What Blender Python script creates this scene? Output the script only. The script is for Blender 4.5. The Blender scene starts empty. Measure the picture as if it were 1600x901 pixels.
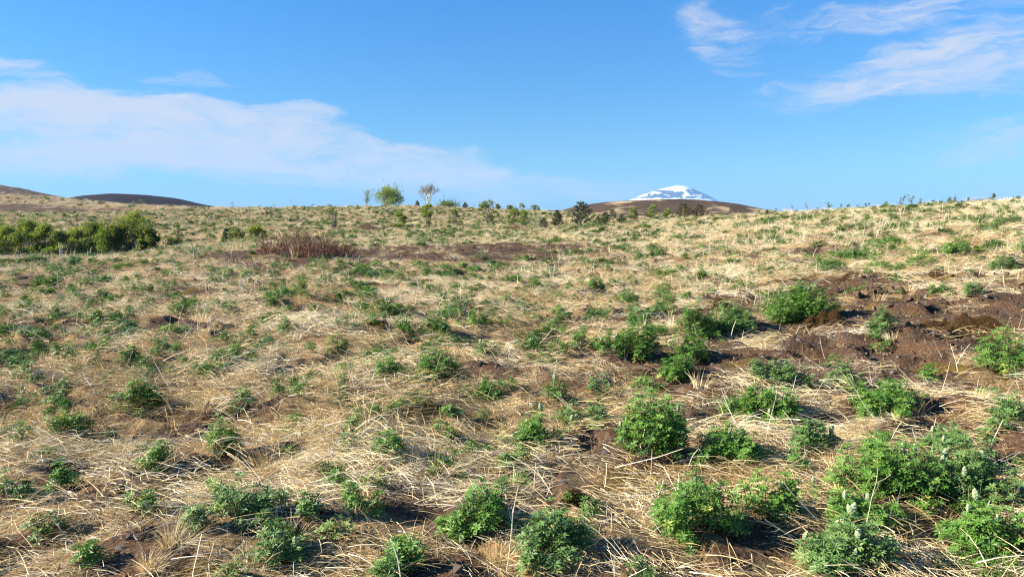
import bpy, math, random
import numpy as np
from mathutils import Vector, Matrix, Quaternion

random.seed(11)
rng = np.random.default_rng(11)
scene = bpy.context.scene
COL = scene.collection

# ------------------------------------------------------------------ camera
F = 1186.0                       # focal length in pixels of a 1600 px wide picture
HORIZON = 330.0                  # row of the true horizon
PITCH = math.atan((450.5 - HORIZON) / F)
EYE = 1.6
cam_d = bpy.data.cameras.new('camera')
cam_d.sensor_width = 36.0
cam_d.lens = 36.0 * F / 1600.0
cam_d.clip_start = 0.05
cam_d.clip_end = 40000
cam = bpy.data.objects.new('camera', cam_d)
COL.objects.link(cam)
cam.location = (0, 0, EYE)
cam.rotation_euler = (math.radians(90) - PITCH, 0, 0)
scene.camera = cam

# ------------------------------------------------------------------ light
SUN_EL = math.radians(26)
SUN_AZ = math.radians(-93)       # measured from the view direction (+Y), negative = left
sun_dir = Vector((math.sin(SUN_AZ) * math.cos(SUN_EL), math.cos(SUN_AZ) * math.cos(SUN_EL), math.sin(SUN_EL)))
sd = bpy.data.lights.new('sun', 'SUN')
sd.energy = 5.0
sd.angle = math.radians(0.55)
sd.color = (1.0, 0.89, 0.73)
sun = bpy.data.objects.new('sun', sd)
COL.objects.link(sun)
sun.rotation_euler = (-sun_dir).to_track_quat('-Z', 'Y').to_euler()
sun.location = sun_dir * 50

vs = scene.view_settings
vs.view_transform = 'Standard'
vs.look = 'None'
vs.gamma = 1.0
vs.use_curve_mapping = False
vs.exposure = 1.62

cy = scene.cycles
cy.max_bounces = 5
cy.diffuse_bounces = 2
cy.glossy_bounces = 1
cy.transmission_bounces = 2
cy.transparent_max_bounces = 4
cy.volume_bounces = 0
cy.caustics_reflective = False
cy.caustics_refractive = False
cy.use_denoising = True
cy.denoiser = 'OPENIMAGEDENOISE'
cy.denoising_input_passes = 'RGB_ALBEDO_NORMAL'
cy.denoising_prefilter = 'NONE'
cy.filter_width = 1.2
cy.sample_clamp_indirect = 4.0

# ------------------------------------------------------------------ node helpers
class NT:
    def __init__(self, tree):
        self.t = tree
        tree.nodes.clear()
    def n(self, typ, ins=None, **props):
        nd = self.t.nodes.new(typ)
        for k, v in props.items():
            setattr(nd, k, v)
        if ins:
            for k, v in ins.items():
                self.put(nd.inputs[k], v)
        return nd
    def put(self, sock, v):
        if isinstance(v, bpy.types.NodeSocket):
            self.t.links.new(v, sock)
        elif isinstance(v, bpy.types.Node):
            self.t.links.new(v.outputs[0], sock)
        else:
            if sock.type == 'RGBA' and len(v) == 3:
                v = (*v, 1.0)
            sock.default_value = v
    def m(self, op, a, b=0.0, c=None, clamp=False):
        nd = self.n('ShaderNodeMath', operation=op, use_clamp=clamp)
        self.put(nd.inputs[0], a)
        self.put(nd.inputs[1], b)
        if c is not None:
            self.put(nd.inputs[2], c)
        return nd.outputs[0]
    def mix(self, fac, a, b, blend='MIX'):
        nd = self.n('ShaderNodeMix', data_type='RGBA', blend_type=blend)
        self.put(nd.inputs[0], fac)
        self.put(nd.inputs[6], a)
        self.put(nd.inputs[7], b)
        return nd.outputs[2]
    def step(self, v, lo, hi, a=0.0, b=1.0):
        nd = self.n('ShaderNodeMapRange', interpolation_type='SMOOTHSTEP')
        for i, x in enumerate((v, lo, hi, a, b)):
            self.put(nd.inputs[i], x)
        return nd.outputs[0]
    def ramp(self, fac, stops):
        nd = self.n('ShaderNodeValToRGB')
        e = nd.color_ramp.elements
        while len(e) < len(stops):
            e.new(0.5)
        for el, (p, c) in zip(e, stops):
            el.position = p
            el.color = (*c, 1.0)
        self.put(nd.inputs[0], fac)
        return nd.outputs[0]
    def noise(self, vec, scale, detail=3.0, rough=0.55, dist=0.0):
        nd = self.n('ShaderNodeTexNoise', {'Scale': scale, 'Detail': detail, 'Roughness': rough, 'Distortion': dist})
        if vec is not None:
            self.put(nd.inputs['Vector'], vec)
        return nd.outputs[0]

# ------------------------------------------------------------------ world: sky and thin cirrus
world = bpy.data.worlds.new('World')
scene.world = world
world.use_nodes = True
w = NT(world.node_tree)
sky = w.n('ShaderNodeTexSky', sky_type='NISHITA', sun_disc=False, sun_elevation=SUN_EL, sun_rotation=SUN_AZ,
          altitude=100.0, air_density=1.0, dust_density=0.1, ozone_density=2.2)
tc = w.n('ShaderNodeTexCoord')
sep = w.n('ShaderNodeSeparateXYZ', {0: tc.outputs['Generated']})
X, Y, Z = sep.outputs
az = w.m('ARCTAN2', X, Y)
hor = w.m('SQRT', w.m('ADD', w.m('MULTIPLY', X, X), w.m('MULTIPLY', Y, Y)))
el = w.m('ARCTAN2', Z, hor)
uv = w.n('ShaderNodeCombineXYZ', {0: w.m('MULTIPLY', az, 1.0), 1: w.m('MULTIPLY', el, 2.6), 2: 0.0})
warp = w.n('ShaderNodeTexNoise', {'Vector': uv.outputs[0], 'Scale': 5.0, 'Detail': 5.0, 'Roughness': 0.6})
ws = w.n('ShaderNodeSeparateColor', {0: warp.outputs[1]})
azw = w.m('ADD', az, w.m('MULTIPLY', w.m('SUBTRACT', ws.outputs[0], 0.5), 0.16))
elw = w.m('ADD', el, w.m('MULTIPLY', w.m('SUBTRACT', ws.outputs[1], 0.5), 0.075))
def cloud_bank(px, row, rx, ry, tilt, gain):
    """a soft stretched bank of cirrus, its bearing and height taken in angles on the sky"""
    a0 = math.atan((px - 800) / F)
    e0 = math.atan((HORIZON - row) / F * math.cos(a0))
    u = w.m('SUBTRACT', azw, a0)
    v = w.m('SUBTRACT', elw, e0)
    c, s = math.cos(tilt), math.sin(tilt)
    uu = w.m('ADD', w.m('MULTIPLY', u, c * F / rx), w.m('MULTIPLY', v, s * F / rx))
    vv = w.m('ADD', w.m('MULTIPLY', u, -s * F / ry), w.m('MULTIPLY', v, c * F / ry))
    d = w.m('ADD', w.m('MULTIPLY', uu, uu), w.m('MULTIPLY', vv, vv))
    return w.m('MULTIPLY', w.step(d, 1.35, 0.15), gain)
banks = [(60, 200, 280, 62, -0.04, 1.3), (320, 215, 270, 62, -0.12, 1.35), (455, 184, 84, 22, 0.0, 1.1),
         (570, 258, 260, 44, -0.10, 1.2), (850, 294, 280, 26, 0.0, 0.8), (30, 108, 110, 24, 0.0, 0.85),
         (10, 142, 90, 16, -0.1, 0.45), (305, 130, 56, 12, -0.1, 0.55),
         (1440, 108, 240, 44, 0.14, 0.9), (1600, 95, 200, 50, 0.12, 0.8), (1125, 55, 85, 48, -0.5, 0.55),
         (1380, 30, 300, 36, 0.05, 0.5), (1300, 142, 75, 14, 0.03, 0.75), (1165, 116, 48, 9, -0.25, 0.5),
         (1250, 103, 42, 10, 0.0, 0.4), (1590, 278, 90, 18, 0.1, 0.5),
         (-500, 150, 420, 50, 0.05, 0.8), (2300, 120, 500, 60, 0.1, 0.8)]
cov = None
for b in banks:
    c = cloud_bank(*b)
    cov = c if cov is None else w.m('MAXIMUM', cov, c)
# the same thin cirrus goes on all round the sky, very sparsely
gen = w.noise(uv.outputs[0], 2.4, 4.0, 0.55, 0.4)
cov = w.m('MAXIMUM', cov, w.step(gen, 0.60, 0.85, 0.0, 0.5))
wisp = w.n('ShaderNodeTexNoise', {'Vector': w.n('ShaderNodeCombineXYZ', {0: w.m('MULTIPLY', azw, 7.0), 1: w.m('MULTIPLY', elw, 30.0), 2: 3.0}).outputs[0],
                                  'Scale': 1.0, 'Detail': 6.0, 'Roughness': 0.62, 'Distortion': 0.6}).outputs[0]
fib = w.n('ShaderNodeTexNoise', {'Vector': w.n('ShaderNodeCombineXYZ', {0: w.m('ADD', w.m('MULTIPLY', azw, 16.0), w.m('MULTIPLY', elw, 14.0)), 1: w.m('MULTIPLY', elw, 95.0), 2: 7.0}).outputs[0],
                                 'Scale': 1.0, 'Detail': 7.0, 'Roughness': 0.6, 'Distortion': 0.9}).outputs[0]
tex = w.m('ADD', w.m('MULTIPLY', wisp, 0.62), w.m('MULTIPLY', fib, 0.38))
edge = w.m('ADD', w.m('MULTIPLY', cov, 0.82), w.m('MULTIPLY', w.m('SUBTRACT', tex, 0.5), 3.5))
dens = w.m('MULTIPLY', w.step(edge, 0.10, 1.30), w.m('MINIMUM', w.m('MULTIPLY', cov, 2.2), 1.0))
dens = w.m('MULTIPLY', dens, 0.90, clamp=True)
air = w.mix(w.step(el, 0.0, 0.42), (.40, .70, .98), (.24, .83, 1.36))
hs = w.n('ShaderNodeMix', {0: 1.0, 6: sky.outputs[0], 7: air}, data_type='RGBA', blend_type='MULTIPLY')
skyc = w.mix(dens, hs.outputs[2], (4.7, 4.95, 5.5))
bg = w.n('ShaderNodeBackground', {'Color': skyc, 'Strength': 0.050})
w.n('ShaderNodeOutputWorld', {'Surface': bg.outputs[0]})

# ------------------------------------------------------------------ numpy noise
class Perlin:
    def __init__(self, seed):
        r = np.random.default_rng(seed)
        p = r.permutation(256)
        self.p = np.concatenate([p, p, p])
        a = r.uniform(0, 2 * np.pi, 256)
        self.g = np.stack([np.cos(a), np.sin(a)], 1)
    def __call__(self, x, y):
        x = np.asarray(x, float); y = np.asarray(y, float)
        xi = np.floor(x).astype(np.int64); yi = np.floor(y).astype(np.int64)
        xf = x - xi; yf = y - yi
        xi &= 255; yi &= 255
        u = xf * xf * xf * (xf * (xf * 6 - 15) + 10)
        v = yf * yf * yf * (yf * (yf * 6 - 15) + 10)
        def gr(ix, iy, fx, fy):
            h = self.p[self.p[ix & 255] + (iy & 255)]
            g = self.g[h]
            return g[..., 0] * fx + g[..., 1] * fy
        a = gr(xi, yi, xf, yf); b = gr(xi + 1, yi, xf - 1, yf)
        c = gr(xi, yi + 1, xf, yf - 1); d = gr(xi + 1, yi + 1, xf - 1, yf - 1)
        return (a + u * (b - a)) * (1 - v) + (c + u * (d - c)) * v
_P = [Perlin(s) for s in range(12)]
def fbm(x, y, octv=4, seed=0, gain=0.5):
    x = np.asarray(x, float); y = np.asarray(y, float)
    o = np.zeros(np.broadcast(x, y).shape); a = 1.0; f = 1.0
    for i in range(octv):
        o = o + a * _P[(seed + i) % 12](x * f + 17.3 * i + seed * 5.1, y * f - 9.1 * i + seed * 3.7)
        a *= gain; f *= 2.03
    return o
def sst(e0, e1, x):
    t = np.clip((np.asarray(x, float) - e0) / (e1 - e0), 0, 1)
    return t * t * (3 - 2 * t)

# ------------------------------------------------------------------ the lie of the land
def row_z(Yd, row):
    """height of a point Yd metres ahead that is seen at the given row"""
    t = (450.5 - row) / F
    return EYE + Yd * (t * math.cos(PITCH) - math.sin(PITCH)) / (math.cos(PITCH) + t * math.sin(PITCH))
PROF = {
    -700: [(10, -.1, 0), (26, -.2, 0), (45, -1.6, 0), (60, -1.5, 0), (110, 338, 1), (200, 300, 1), (300, 275, 1), (500, 300, 1)],
    0: [(10, -.03, 0), (27, 402, 1), (35, -.9, 0), (47, -1.9, 0), (58, -1.8, 0), (85, 348, 1), (130, 330, 1), (220, 301, 1), (300, 281, 1), (380, 292, 1), (600, 330, 1)],
    140: [(10, -.03, 0), (27, 400, 1), (35, -.8, 0), (47, -1.8, 0), (58, -1.6, 0), (85, 350, 1), (130, 332, 1), (220, 313, 1), (300, 318, 1), (600, 335, 1)],
    250: [(10, -.02, 0), (27, 397, 1), (38, -.6, 0), (50, -1.0, 0), (62, 376, 1), (90, 348, 1), (130, 330, 1), (175, 322, 1), (300, 331, 1), (600, 337, 1)],
    420: [(10, 0, 0), (29, 392, 1), (40, 386, 1), (60, 366, 1), (90, 346, 1), (130, 325, 1), (200, 331, 1), (600, 338, 1)],
    650: [(10, 0, 0), (30, 394, 1), (37, 384, 1), (60, 365, 1), (90, 345, 1), (122, 322, 1), (200, 330, 1), (600, 338, 1)],
    860: [(10, .02, 0), (20, 424, 1), (30, 391, 1), (40, 378, 1), (60, 360, 1), (90, 344, 1), (112, 331, 1), (200, 337, 1), (600, 340, 1)],
    1000: [(10, .05, 0), (20, 419, 1), (30, 386, 1), (45, 366, 1), (65, 352, 1), (88, 341, 1), (120, 346, 1), (300, 345, 1), (600, 342, 1)],
    1150: [(10, .08, 0), (20, 406, 1), (30, 379, 1), (45, 354, 1), (62, 339, 1), (80, 343, 1), (300, 345, 1), (600, 342, 1)],
    1250: [(5, .03, 0), (10, 505, 1), (20, 396, 1), (30, 368, 1), (50, 333, 1), (80, 341, 1), (300, 345, 1), (600, 342, 1)],
    1450: [(5, .05, 0), (10, 482, 1), (20, 376, 1), (30, 348, 1), (42, 323, 1), (80, 335, 1), (300, 345, 1), (600, 342, 1)],
    1600: [(5, .08, 0), (10, 464, 1), (20, 360, 1), (30, 332, 1), (38, 314, 1), (80, 330, 1), (300, 345, 1), (600, 342, 1)],
    2300: [(5, .15, 0), (10, 430, 1), (20, 330, 1), (36, 282, 1), (80, 310, 1), (300, 345, 1), (600, 342, 1)],
}
AZ_N, LR_N = 161, 161
az_t = np.linspace(-0.95, 0.95, AZ_N)
lr_t = np.linspace(math.log(1.0), math.log(11000.0), LR_N)
def build_table():
    keys = sorted(PROF)
    kaz = np.array([math.atan((k - 800) / F) for k in keys])
    cols = []
    for k, a in zip(keys, kaz):
        pts = [(1.0, 0.0), (3.0, 0.0)]
        for p in PROF[k]:
            pts.append((p[0] / math.cos(a), row_z(p[0], p[1]) if p[2] else p[1]))
        pts += [(1500 / math.cos(a), -30.0), (4000, -60.0), (12000, -60.0)]
        lr = np.log([p[0] for p in pts])
        cols.append(np.interp(lr_t, lr, [p[1] for p in pts]))
    cols = np.array(cols)
    out = np.empty((AZ_N, LR_N))
    for j in range(LR_N):
        out[:, j] = np.interp(az_t, kaz, cols[:, j])
    ker = np.array([1, 2, 3, 2, 1], float); ker /= ker.sum()
    for _ in range(1):
        pad = np.pad(out, ((0, 0), (2, 2)), mode='edge')
        out = sum(ker[i] * pad[:, i:i + LR_N] for i in range(5))
    for _ in range(3):
        pad = np.pad(out, ((2, 2), (0, 0)), mode='edge')
        out = sum(ker[i] * pad[i:i + AZ_N, :] for i in range(5))
    return out
TAB = build_table()
def base_z(x, y):
    x = np.asarray(x, float); y = np.asarray(y, float)
    r = np.maximum(np.hypot(x, y), 1.0)
    a = np.arctan2(x, y)
    fa = np.clip((a - az_t[0]) / (az_t[1] - az_t[0]), 0, AZ_N - 1.001)
    fr = np.clip((np.log(r) - lr_t[0]) / (lr_t[1] - lr_t[0]), 0, LR_N - 1.001)
    i = fa.astype(int); j = fr.astype(int)
    u = fa - i; v = fr - j
    z = (TAB[i, j] * (1 - u) + TAB[i + 1, j] * u) * (1 - v) + (TAB[i, j + 1] * (1 - u) + TAB[i + 1, j + 1] * u) * v
    back = sst(0.95, 1.5, np.abs(a))
    return z * (1 - back) + np.where(r > 600, z, -0.1) * back
def stairs(x, y):
    n = fbm(x * 0.42 + 0.12 * y, y * 0.55, 3, 3) * 2.6
    fl = np.floor(n); fr = n - fl
    return n, fl, fr
def ground_z(x, y):
    x = np.asarray(x, float); y = np.asarray(y, float)
    r = np.hypot(x, y)
    near = 1 - sst(35, 70, r)
    n, fl, fr = stairs(x, y)
    ter = (fl + sst(0.38, 0.58, fr) - n) * 0.135
    hum = fbm(x * 1.1, y * 1.1, 4, 5) * 0.105 + np.maximum(fbm(x * 2.6, y * 2.6, 2, 8), 0) * 0.09
    far = (fbm(x * 0.22, y * 0.30, 4, 1) * 0.32 + np.maximum(fbm(x * 0.8, y * 0.6, 3, 8), 0) * 0.5) * sst(35, 70, r) * (1 - sst(600, 1500, r))
    keep = sst(0.3, 2.5, r) * (.6 + .4 * sst(3.2, 6.5, r))
    return base_z(x, y) + (ter + hum) * near * keep + far + fbm(x * 0.07, y * 0.07, 3, 7) * 0.12 * sst(6, 25, r)

def pix(px, row, d=None):
    """bearing of a photograph pixel walked out over the land until it meets the ground (or to depth d)"""
    dx = (px - 800) / F
    t = (450.5 - row) / F
    dirv = np.array([dx, math.cos(PITCH) + t * math.sin(PITCH), t * math.cos(PITCH) - math.sin(PITCH)])
    s = np.exp(np.linspace(math.log(1.5), math.log(500), 3000))
    xs, ys, zs = dirv[0] * s, dirv[1] * s, EYE + dirv[2] * s
    g = ground_z(xs, ys)
    hit = np.nonzero(zs <= g)[0]
    k = hit[0] if len(hit) else len(s) - 1
    return float(xs[k]), float(ys[k]), float(g[k])
def at_depth(px, Yd):
    x = (px - 800) / F * Yd * 1.0
    for _ in range(4):
        z = float(ground_z(x, Yd))
        dep = Yd * math.cos(PITCH) - (z - EYE) * math.sin(PITCH)
        x = (px - 800) / F * dep
    return x, Yd, float(ground_z(x, Yd))

def crest(px, lo, hi):
    """how far out the land reaches its highest line of sight on this bearing"""
    ys = np.linspace(lo, hi, 160)
    xs = (px - 800) / F * ys
    return float(ys[int(np.argmax((ground_z(xs, ys) - EYE) / ys))])

# bare soil patches, plus dark spots painted where plants and banks cast shade
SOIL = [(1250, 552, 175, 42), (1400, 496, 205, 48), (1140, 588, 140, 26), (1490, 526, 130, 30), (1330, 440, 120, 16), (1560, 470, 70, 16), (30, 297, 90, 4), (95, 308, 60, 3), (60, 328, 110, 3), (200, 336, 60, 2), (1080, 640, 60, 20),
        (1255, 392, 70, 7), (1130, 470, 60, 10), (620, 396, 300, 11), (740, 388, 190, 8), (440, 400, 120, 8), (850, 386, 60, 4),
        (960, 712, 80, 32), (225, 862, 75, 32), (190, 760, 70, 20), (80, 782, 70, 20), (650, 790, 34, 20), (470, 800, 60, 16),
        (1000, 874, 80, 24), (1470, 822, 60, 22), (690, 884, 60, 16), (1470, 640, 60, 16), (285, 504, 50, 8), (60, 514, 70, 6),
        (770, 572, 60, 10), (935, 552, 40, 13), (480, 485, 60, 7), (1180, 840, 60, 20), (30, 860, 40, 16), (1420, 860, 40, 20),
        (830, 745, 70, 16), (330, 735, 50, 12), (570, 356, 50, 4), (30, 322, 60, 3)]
SOIL_SHADE_W = []
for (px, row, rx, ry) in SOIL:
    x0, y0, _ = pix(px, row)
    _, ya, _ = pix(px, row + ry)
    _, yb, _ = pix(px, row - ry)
    SOIL_SHADE_W.append((x0, y0, rx * y0 / F, max(abs(yb - ya) / 2, rx * y0 / F * 0.25)))
SOIL_SHADE_W += [(-186, 285, 45, 22), (-150, 262, 40, 10), (-172, 235, 60, 8)]
def soil(x, y):  # bare soil mask, with the painted plant and bank shadows in it
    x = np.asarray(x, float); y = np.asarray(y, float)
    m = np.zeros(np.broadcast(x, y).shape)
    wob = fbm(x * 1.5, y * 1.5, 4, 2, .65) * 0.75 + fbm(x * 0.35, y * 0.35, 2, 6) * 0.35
    for (x0, y0, rx, ry) in SOIL_SHADE_W:
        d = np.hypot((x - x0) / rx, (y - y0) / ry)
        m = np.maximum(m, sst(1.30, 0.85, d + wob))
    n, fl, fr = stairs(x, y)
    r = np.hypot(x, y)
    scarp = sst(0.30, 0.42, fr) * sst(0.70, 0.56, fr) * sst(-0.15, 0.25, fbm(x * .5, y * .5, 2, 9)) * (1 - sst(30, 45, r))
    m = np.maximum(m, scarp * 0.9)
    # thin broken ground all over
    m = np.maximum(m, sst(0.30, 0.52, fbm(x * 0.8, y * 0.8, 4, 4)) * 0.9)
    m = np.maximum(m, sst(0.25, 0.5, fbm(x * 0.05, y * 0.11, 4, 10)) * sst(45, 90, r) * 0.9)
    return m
def green(x, y):
    """how much lupin grows here"""
    x = np.asarray(x); y = np.asarray(y)
    return sst(-0.25, 0.38, fbm(x * 0.28, y * 0.28, 3, 0) + .5 * fbm(x * .06, y * .12, 2, 2))

# ------------------------------------------------------------------ mesh building
class MB:
    def __init__(self):
        self.v = []; self.f = []; self.t = []; self.n = 0
    def add(self, verts, faces, tint=0.5):
        verts = np.asarray(verts, float)
        self.v.append(verts)
        self.f.extend([tuple(i + self.n for i in f) for f in faces])
        t = np.asarray(tint, float)
        self.t.append(np.full(len(verts), float(t)) if t.ndim == 0 else t)
        self.n += len(verts)
    def many(self, tv, tf, mats, tints):
        """template verts (k,3) / faces placed by a stack of 4x4 matrices"""
        tv = np.asarray(tv, float); k = len(tv)
        M = np.asarray(mats, float)
        P = np.einsum('nij,kj->nki', M[:, :3, :3], tv) + M[:, None, :3, 3]
        self.v.append(P.reshape(-1, 3))
        for i in range(len(M)):
            o = self.n + i * k
            self.f.extend([tuple(q + o for q in f) for f in tf])
        self.t.append(np.repeat(np.asarray(tints, float), k))
        self.n += k * len(M)
    def tube(self, pts, rad, sides=4, tint=0.5):
        pts = np.asarray(pts, float); n = len(pts)
        rad = np.full(n, rad) if np.ndim(rad) == 0 else np.asarray(rad, float)
        d = np.gradient(pts, axis=0)
        d /= np.linalg.norm(d, axis=1)[:, None] + 1e-9
        ref = np.array([0.3, 0.2, 1.0]) if abs(d[0][2]) < 0.8 else np.array([1.0, 0.2, 0.1])
        a = np.cross(d, ref); a /= np.linalg.norm(a, axis=1)[:, None] + 1e-9
        b = np.cross(d, a)
        ang = np.arange(sides) * 2 * np.pi / sides
        V = pts[:, None] + rad[:, None, None] * (np.cos(ang)[None, :, None] * a[:, None] + np.sin(ang)[None, :, None] * b[:, None])
        fs = []
        for i in range(n - 1):
            for j in range(sides):
                k = (j + 1) % sides
                fs.append((i * sides + j, i * sides + k, (i + 1) * sides + k, (i + 1) * sides + j))
        fs.append(tuple((n - 1) * sides + j for j in range(sides)))
        self.add(V.reshape(-1, 3), fs, tint)
    def mesh(self, name, mat=None, smooth=False):
        me = bpy.data.meshes.new(name)
        V = np.concatenate(self.v)
        me.from_pydata(V.tolist(), [], self.f)
        at = me.attributes.new('tint', 'FLOAT', 'POINT')
        at.data.foreach_set('value', np.concatenate(self.t).astype(np.float32))
        if mat:
            me.materials.append(mat)
        if smooth:
            me.polygons.foreach_set('use_smooth', [True] * len(me.polygons))
        return me
    def obj(self, name, mat, parent=None, smooth=False):
        o = bpy.data.objects.new(name, self.mesh(name, mat, smooth))
        COL.objects.link(o)
        o.parent = parent
        return o
def empty(name, loc, label=None, cat=None, group=None, rz=0.0):
    o = bpy.data.objects.new(name, None)
    o.empty_display_size = 0.1
    COL.objects.link(o)
    o.location = loc
    o.rotation_euler = (0, 0, rz)
    tag(o, label, cat, group)
    return o
def tag(o, label=None, cat=None, group=None, kind=None):
    if label: o['label'] = label
    if cat: o['category'] = cat
    if group: o['group'] = group
    if kind: o['kind'] = kind
    return o
def frame(zaxis, spin=0.0):
    """3x3 with the given z axis"""
    z = np.asarray(zaxis, float); z = z / (np.linalg.norm(z) + 1e-9)
    h = np.array([1.0, 0, 0]) if abs(z[0]) < 0.9 else np.array([0, 1.0, 0])
    x = np.cross(h, z); x /= np.linalg.norm(x)
    y = np.cross(z, x)
    c, s = math.cos(spin), math.sin(spin)
    return np.stack([x * c + y * s, -x * s + y * c, z], 1)
def mat4(R, p, s=1.0):
    M = np.eye(4); M[:3, :3] = R * s; M[:3, 3] = p
    return M

# ------------------------------------------------------------------ materials
def material(name):
    m = bpy.data.materials.new(name)
    m.use_nodes = True
    return m, NT(m.node_tree)
def finish(t, shader):
    t.n('ShaderNodeOutputMaterial', {'Surface': shader})
def leafy_material(name, stops, trans=0.22, rough=0.5, trans_gain=(1.2, 1.35, 0.7), inst=False, spec=0.35):
    m, t = material(name)
    at = t.n('ShaderNodeAttribute', attribute_name='tint').outputs['Fac']
    if inst:
        it = t.n('ShaderNodeAttribute', attribute_name='itint', attribute_type='INSTANCER').outputs['Fac']
        at = t.m('ADD', at, t.m('MULTIPLY', t.m('SUBTRACT', it, 0.5), 0.6))
    col = t.ramp(at, stops)
    bs = t.n('ShaderNodeBsdfPrincipled', {'Base Color': col, 'Roughness': rough, 'Specular IOR Level': spec})
    if trans <= 0:
        finish(t, bs.outputs[0])
        return m
    tr = t.n('ShaderNodeBsdfTranslucent', {'Color': t.mix(1.0, col, trans_gain, 'MULTIPLY')})
    mx = t.n('ShaderNodeMixShader', {0: trans, 1: bs.outputs[0], 2: tr.outputs[0]})
    finish(t, mx.outputs[0])
    return m
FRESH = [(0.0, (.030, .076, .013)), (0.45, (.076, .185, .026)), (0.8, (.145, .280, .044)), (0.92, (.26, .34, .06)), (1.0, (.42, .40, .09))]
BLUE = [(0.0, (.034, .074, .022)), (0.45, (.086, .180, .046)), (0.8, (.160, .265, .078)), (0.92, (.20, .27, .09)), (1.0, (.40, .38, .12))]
M_FRESH = leafy_material('lupin_leaf_fresh', FRESH)
M_BLUE = leafy_material('lupin_leaf_bluish', BLUE)
M_FARLUP = leafy_material('lupin_leaf_far', [(0, (.040, .090, .018)), (.5, (.095, .185, .034)), (1, (.19, .28, .065))], inst=True)
M_STEM = leafy_material('lupin_stem', [(0, (.10, .15, .05)), (1, (.30, .30, .10))], trans=0)
M_BUD = leafy_material('lupin_bud', [(0, (.12, .18, .07)), (.5, (.28, .35, .19)), (1, (.46, .52, .35))], trans=0.1, rough=.8)
STRAW = [(0.0, (.11, .068, .030)), (0.3, (.37, .27, .115)), (0.6, (.64, .50, .245)), (0.85, (.79, .67, .41)), (1.0, (.87, .80, .61))]
M_STRAW = leafy_material('dry_straw', STRAW, trans=0.12, rough=.6, trans_gain=(1.0, .85, .6), inst=True)
M_TUFT = leafy_material('blond_grass', [(0, (.33, .25, .12)), (.5, (.62, .50, .28)), (1, (.80, .70, .48))], trans=0.2, rough=.6, trans_gain=(1, .85, .6))
M_STALK = leafy_material('bleached_stalk', [(0, (.35, .28, .16)), (.5, (.66, .57, .39)), (1, (.86, .81, .66))], trans=0, rough=.65)

def ground_material():
    m, t = material('field_ground')
    geo = t.n('ShaderNodeNewGeometry').outputs['Position']
    soilm = t.n('ShaderNodeAttribute', attribute_name='soil').outputs['Fac']
    mossm = t.n('ShaderNodeAttribute', attribute_name='moss').outputs['Fac']
    n1 = t.noise(geo, 38.0, 4, .7)
    n2 = t.noise(geo, 5.0, 4, .6)
    n3 = t.noise(geo, 0.5, 4, .6)
    st = t.n('ShaderNodeMapping', {'Vector': geo, 'Scale': (6.0, 60.0, 20.0), 'Rotation': (0, 0, .5)})
    n4 = t.noise(st.outputs[0], 1.0, 4, .65, 1.2)
    litter = t.ramp(n4, [(.25, (.045, .028, .014)), (.45, (.15, .10, .048)), (.6, (.30, .21, .105)), (.78, (.50, .38, .22))])
    litter = t.mix(t.step(n3, .35, .7), litter, t.mix(.4, litter, (.24, .16, .07)))
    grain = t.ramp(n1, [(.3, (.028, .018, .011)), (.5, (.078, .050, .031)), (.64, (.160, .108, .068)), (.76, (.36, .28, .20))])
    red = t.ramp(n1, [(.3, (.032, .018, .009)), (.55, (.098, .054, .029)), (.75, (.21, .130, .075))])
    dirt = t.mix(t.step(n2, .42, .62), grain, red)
    moss = t.ramp(n1, [(.3, (.05, .034, .008)), (.6, (.13, .085, .02)), (.8, (.22, .16, .05))])
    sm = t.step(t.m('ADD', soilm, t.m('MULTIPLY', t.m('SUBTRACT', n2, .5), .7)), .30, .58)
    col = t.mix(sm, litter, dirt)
    col = t.mix(t.step(t.m('ADD', mossm, t.m('MULTIPLY', t.m('SUBTRACT', n2, .5), .8)), .45, .7), col, moss)
    h = t.m('ADD', t.m('MULTIPLY', n1, .5), n2)
    bp = t.n('ShaderNodeBump', {'Strength': 1.0, 'Distance': .05, 'Height': h})
    bs = t.n('ShaderNodeBsdfPrincipled', {'Base Color': col, 'Roughness': .95, 'Specular IOR Level': .15, 'Normal': bp.outputs[0]})
    finish(t, bs.outputs[0])
    return m
M_GROUND = ground_material()

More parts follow.
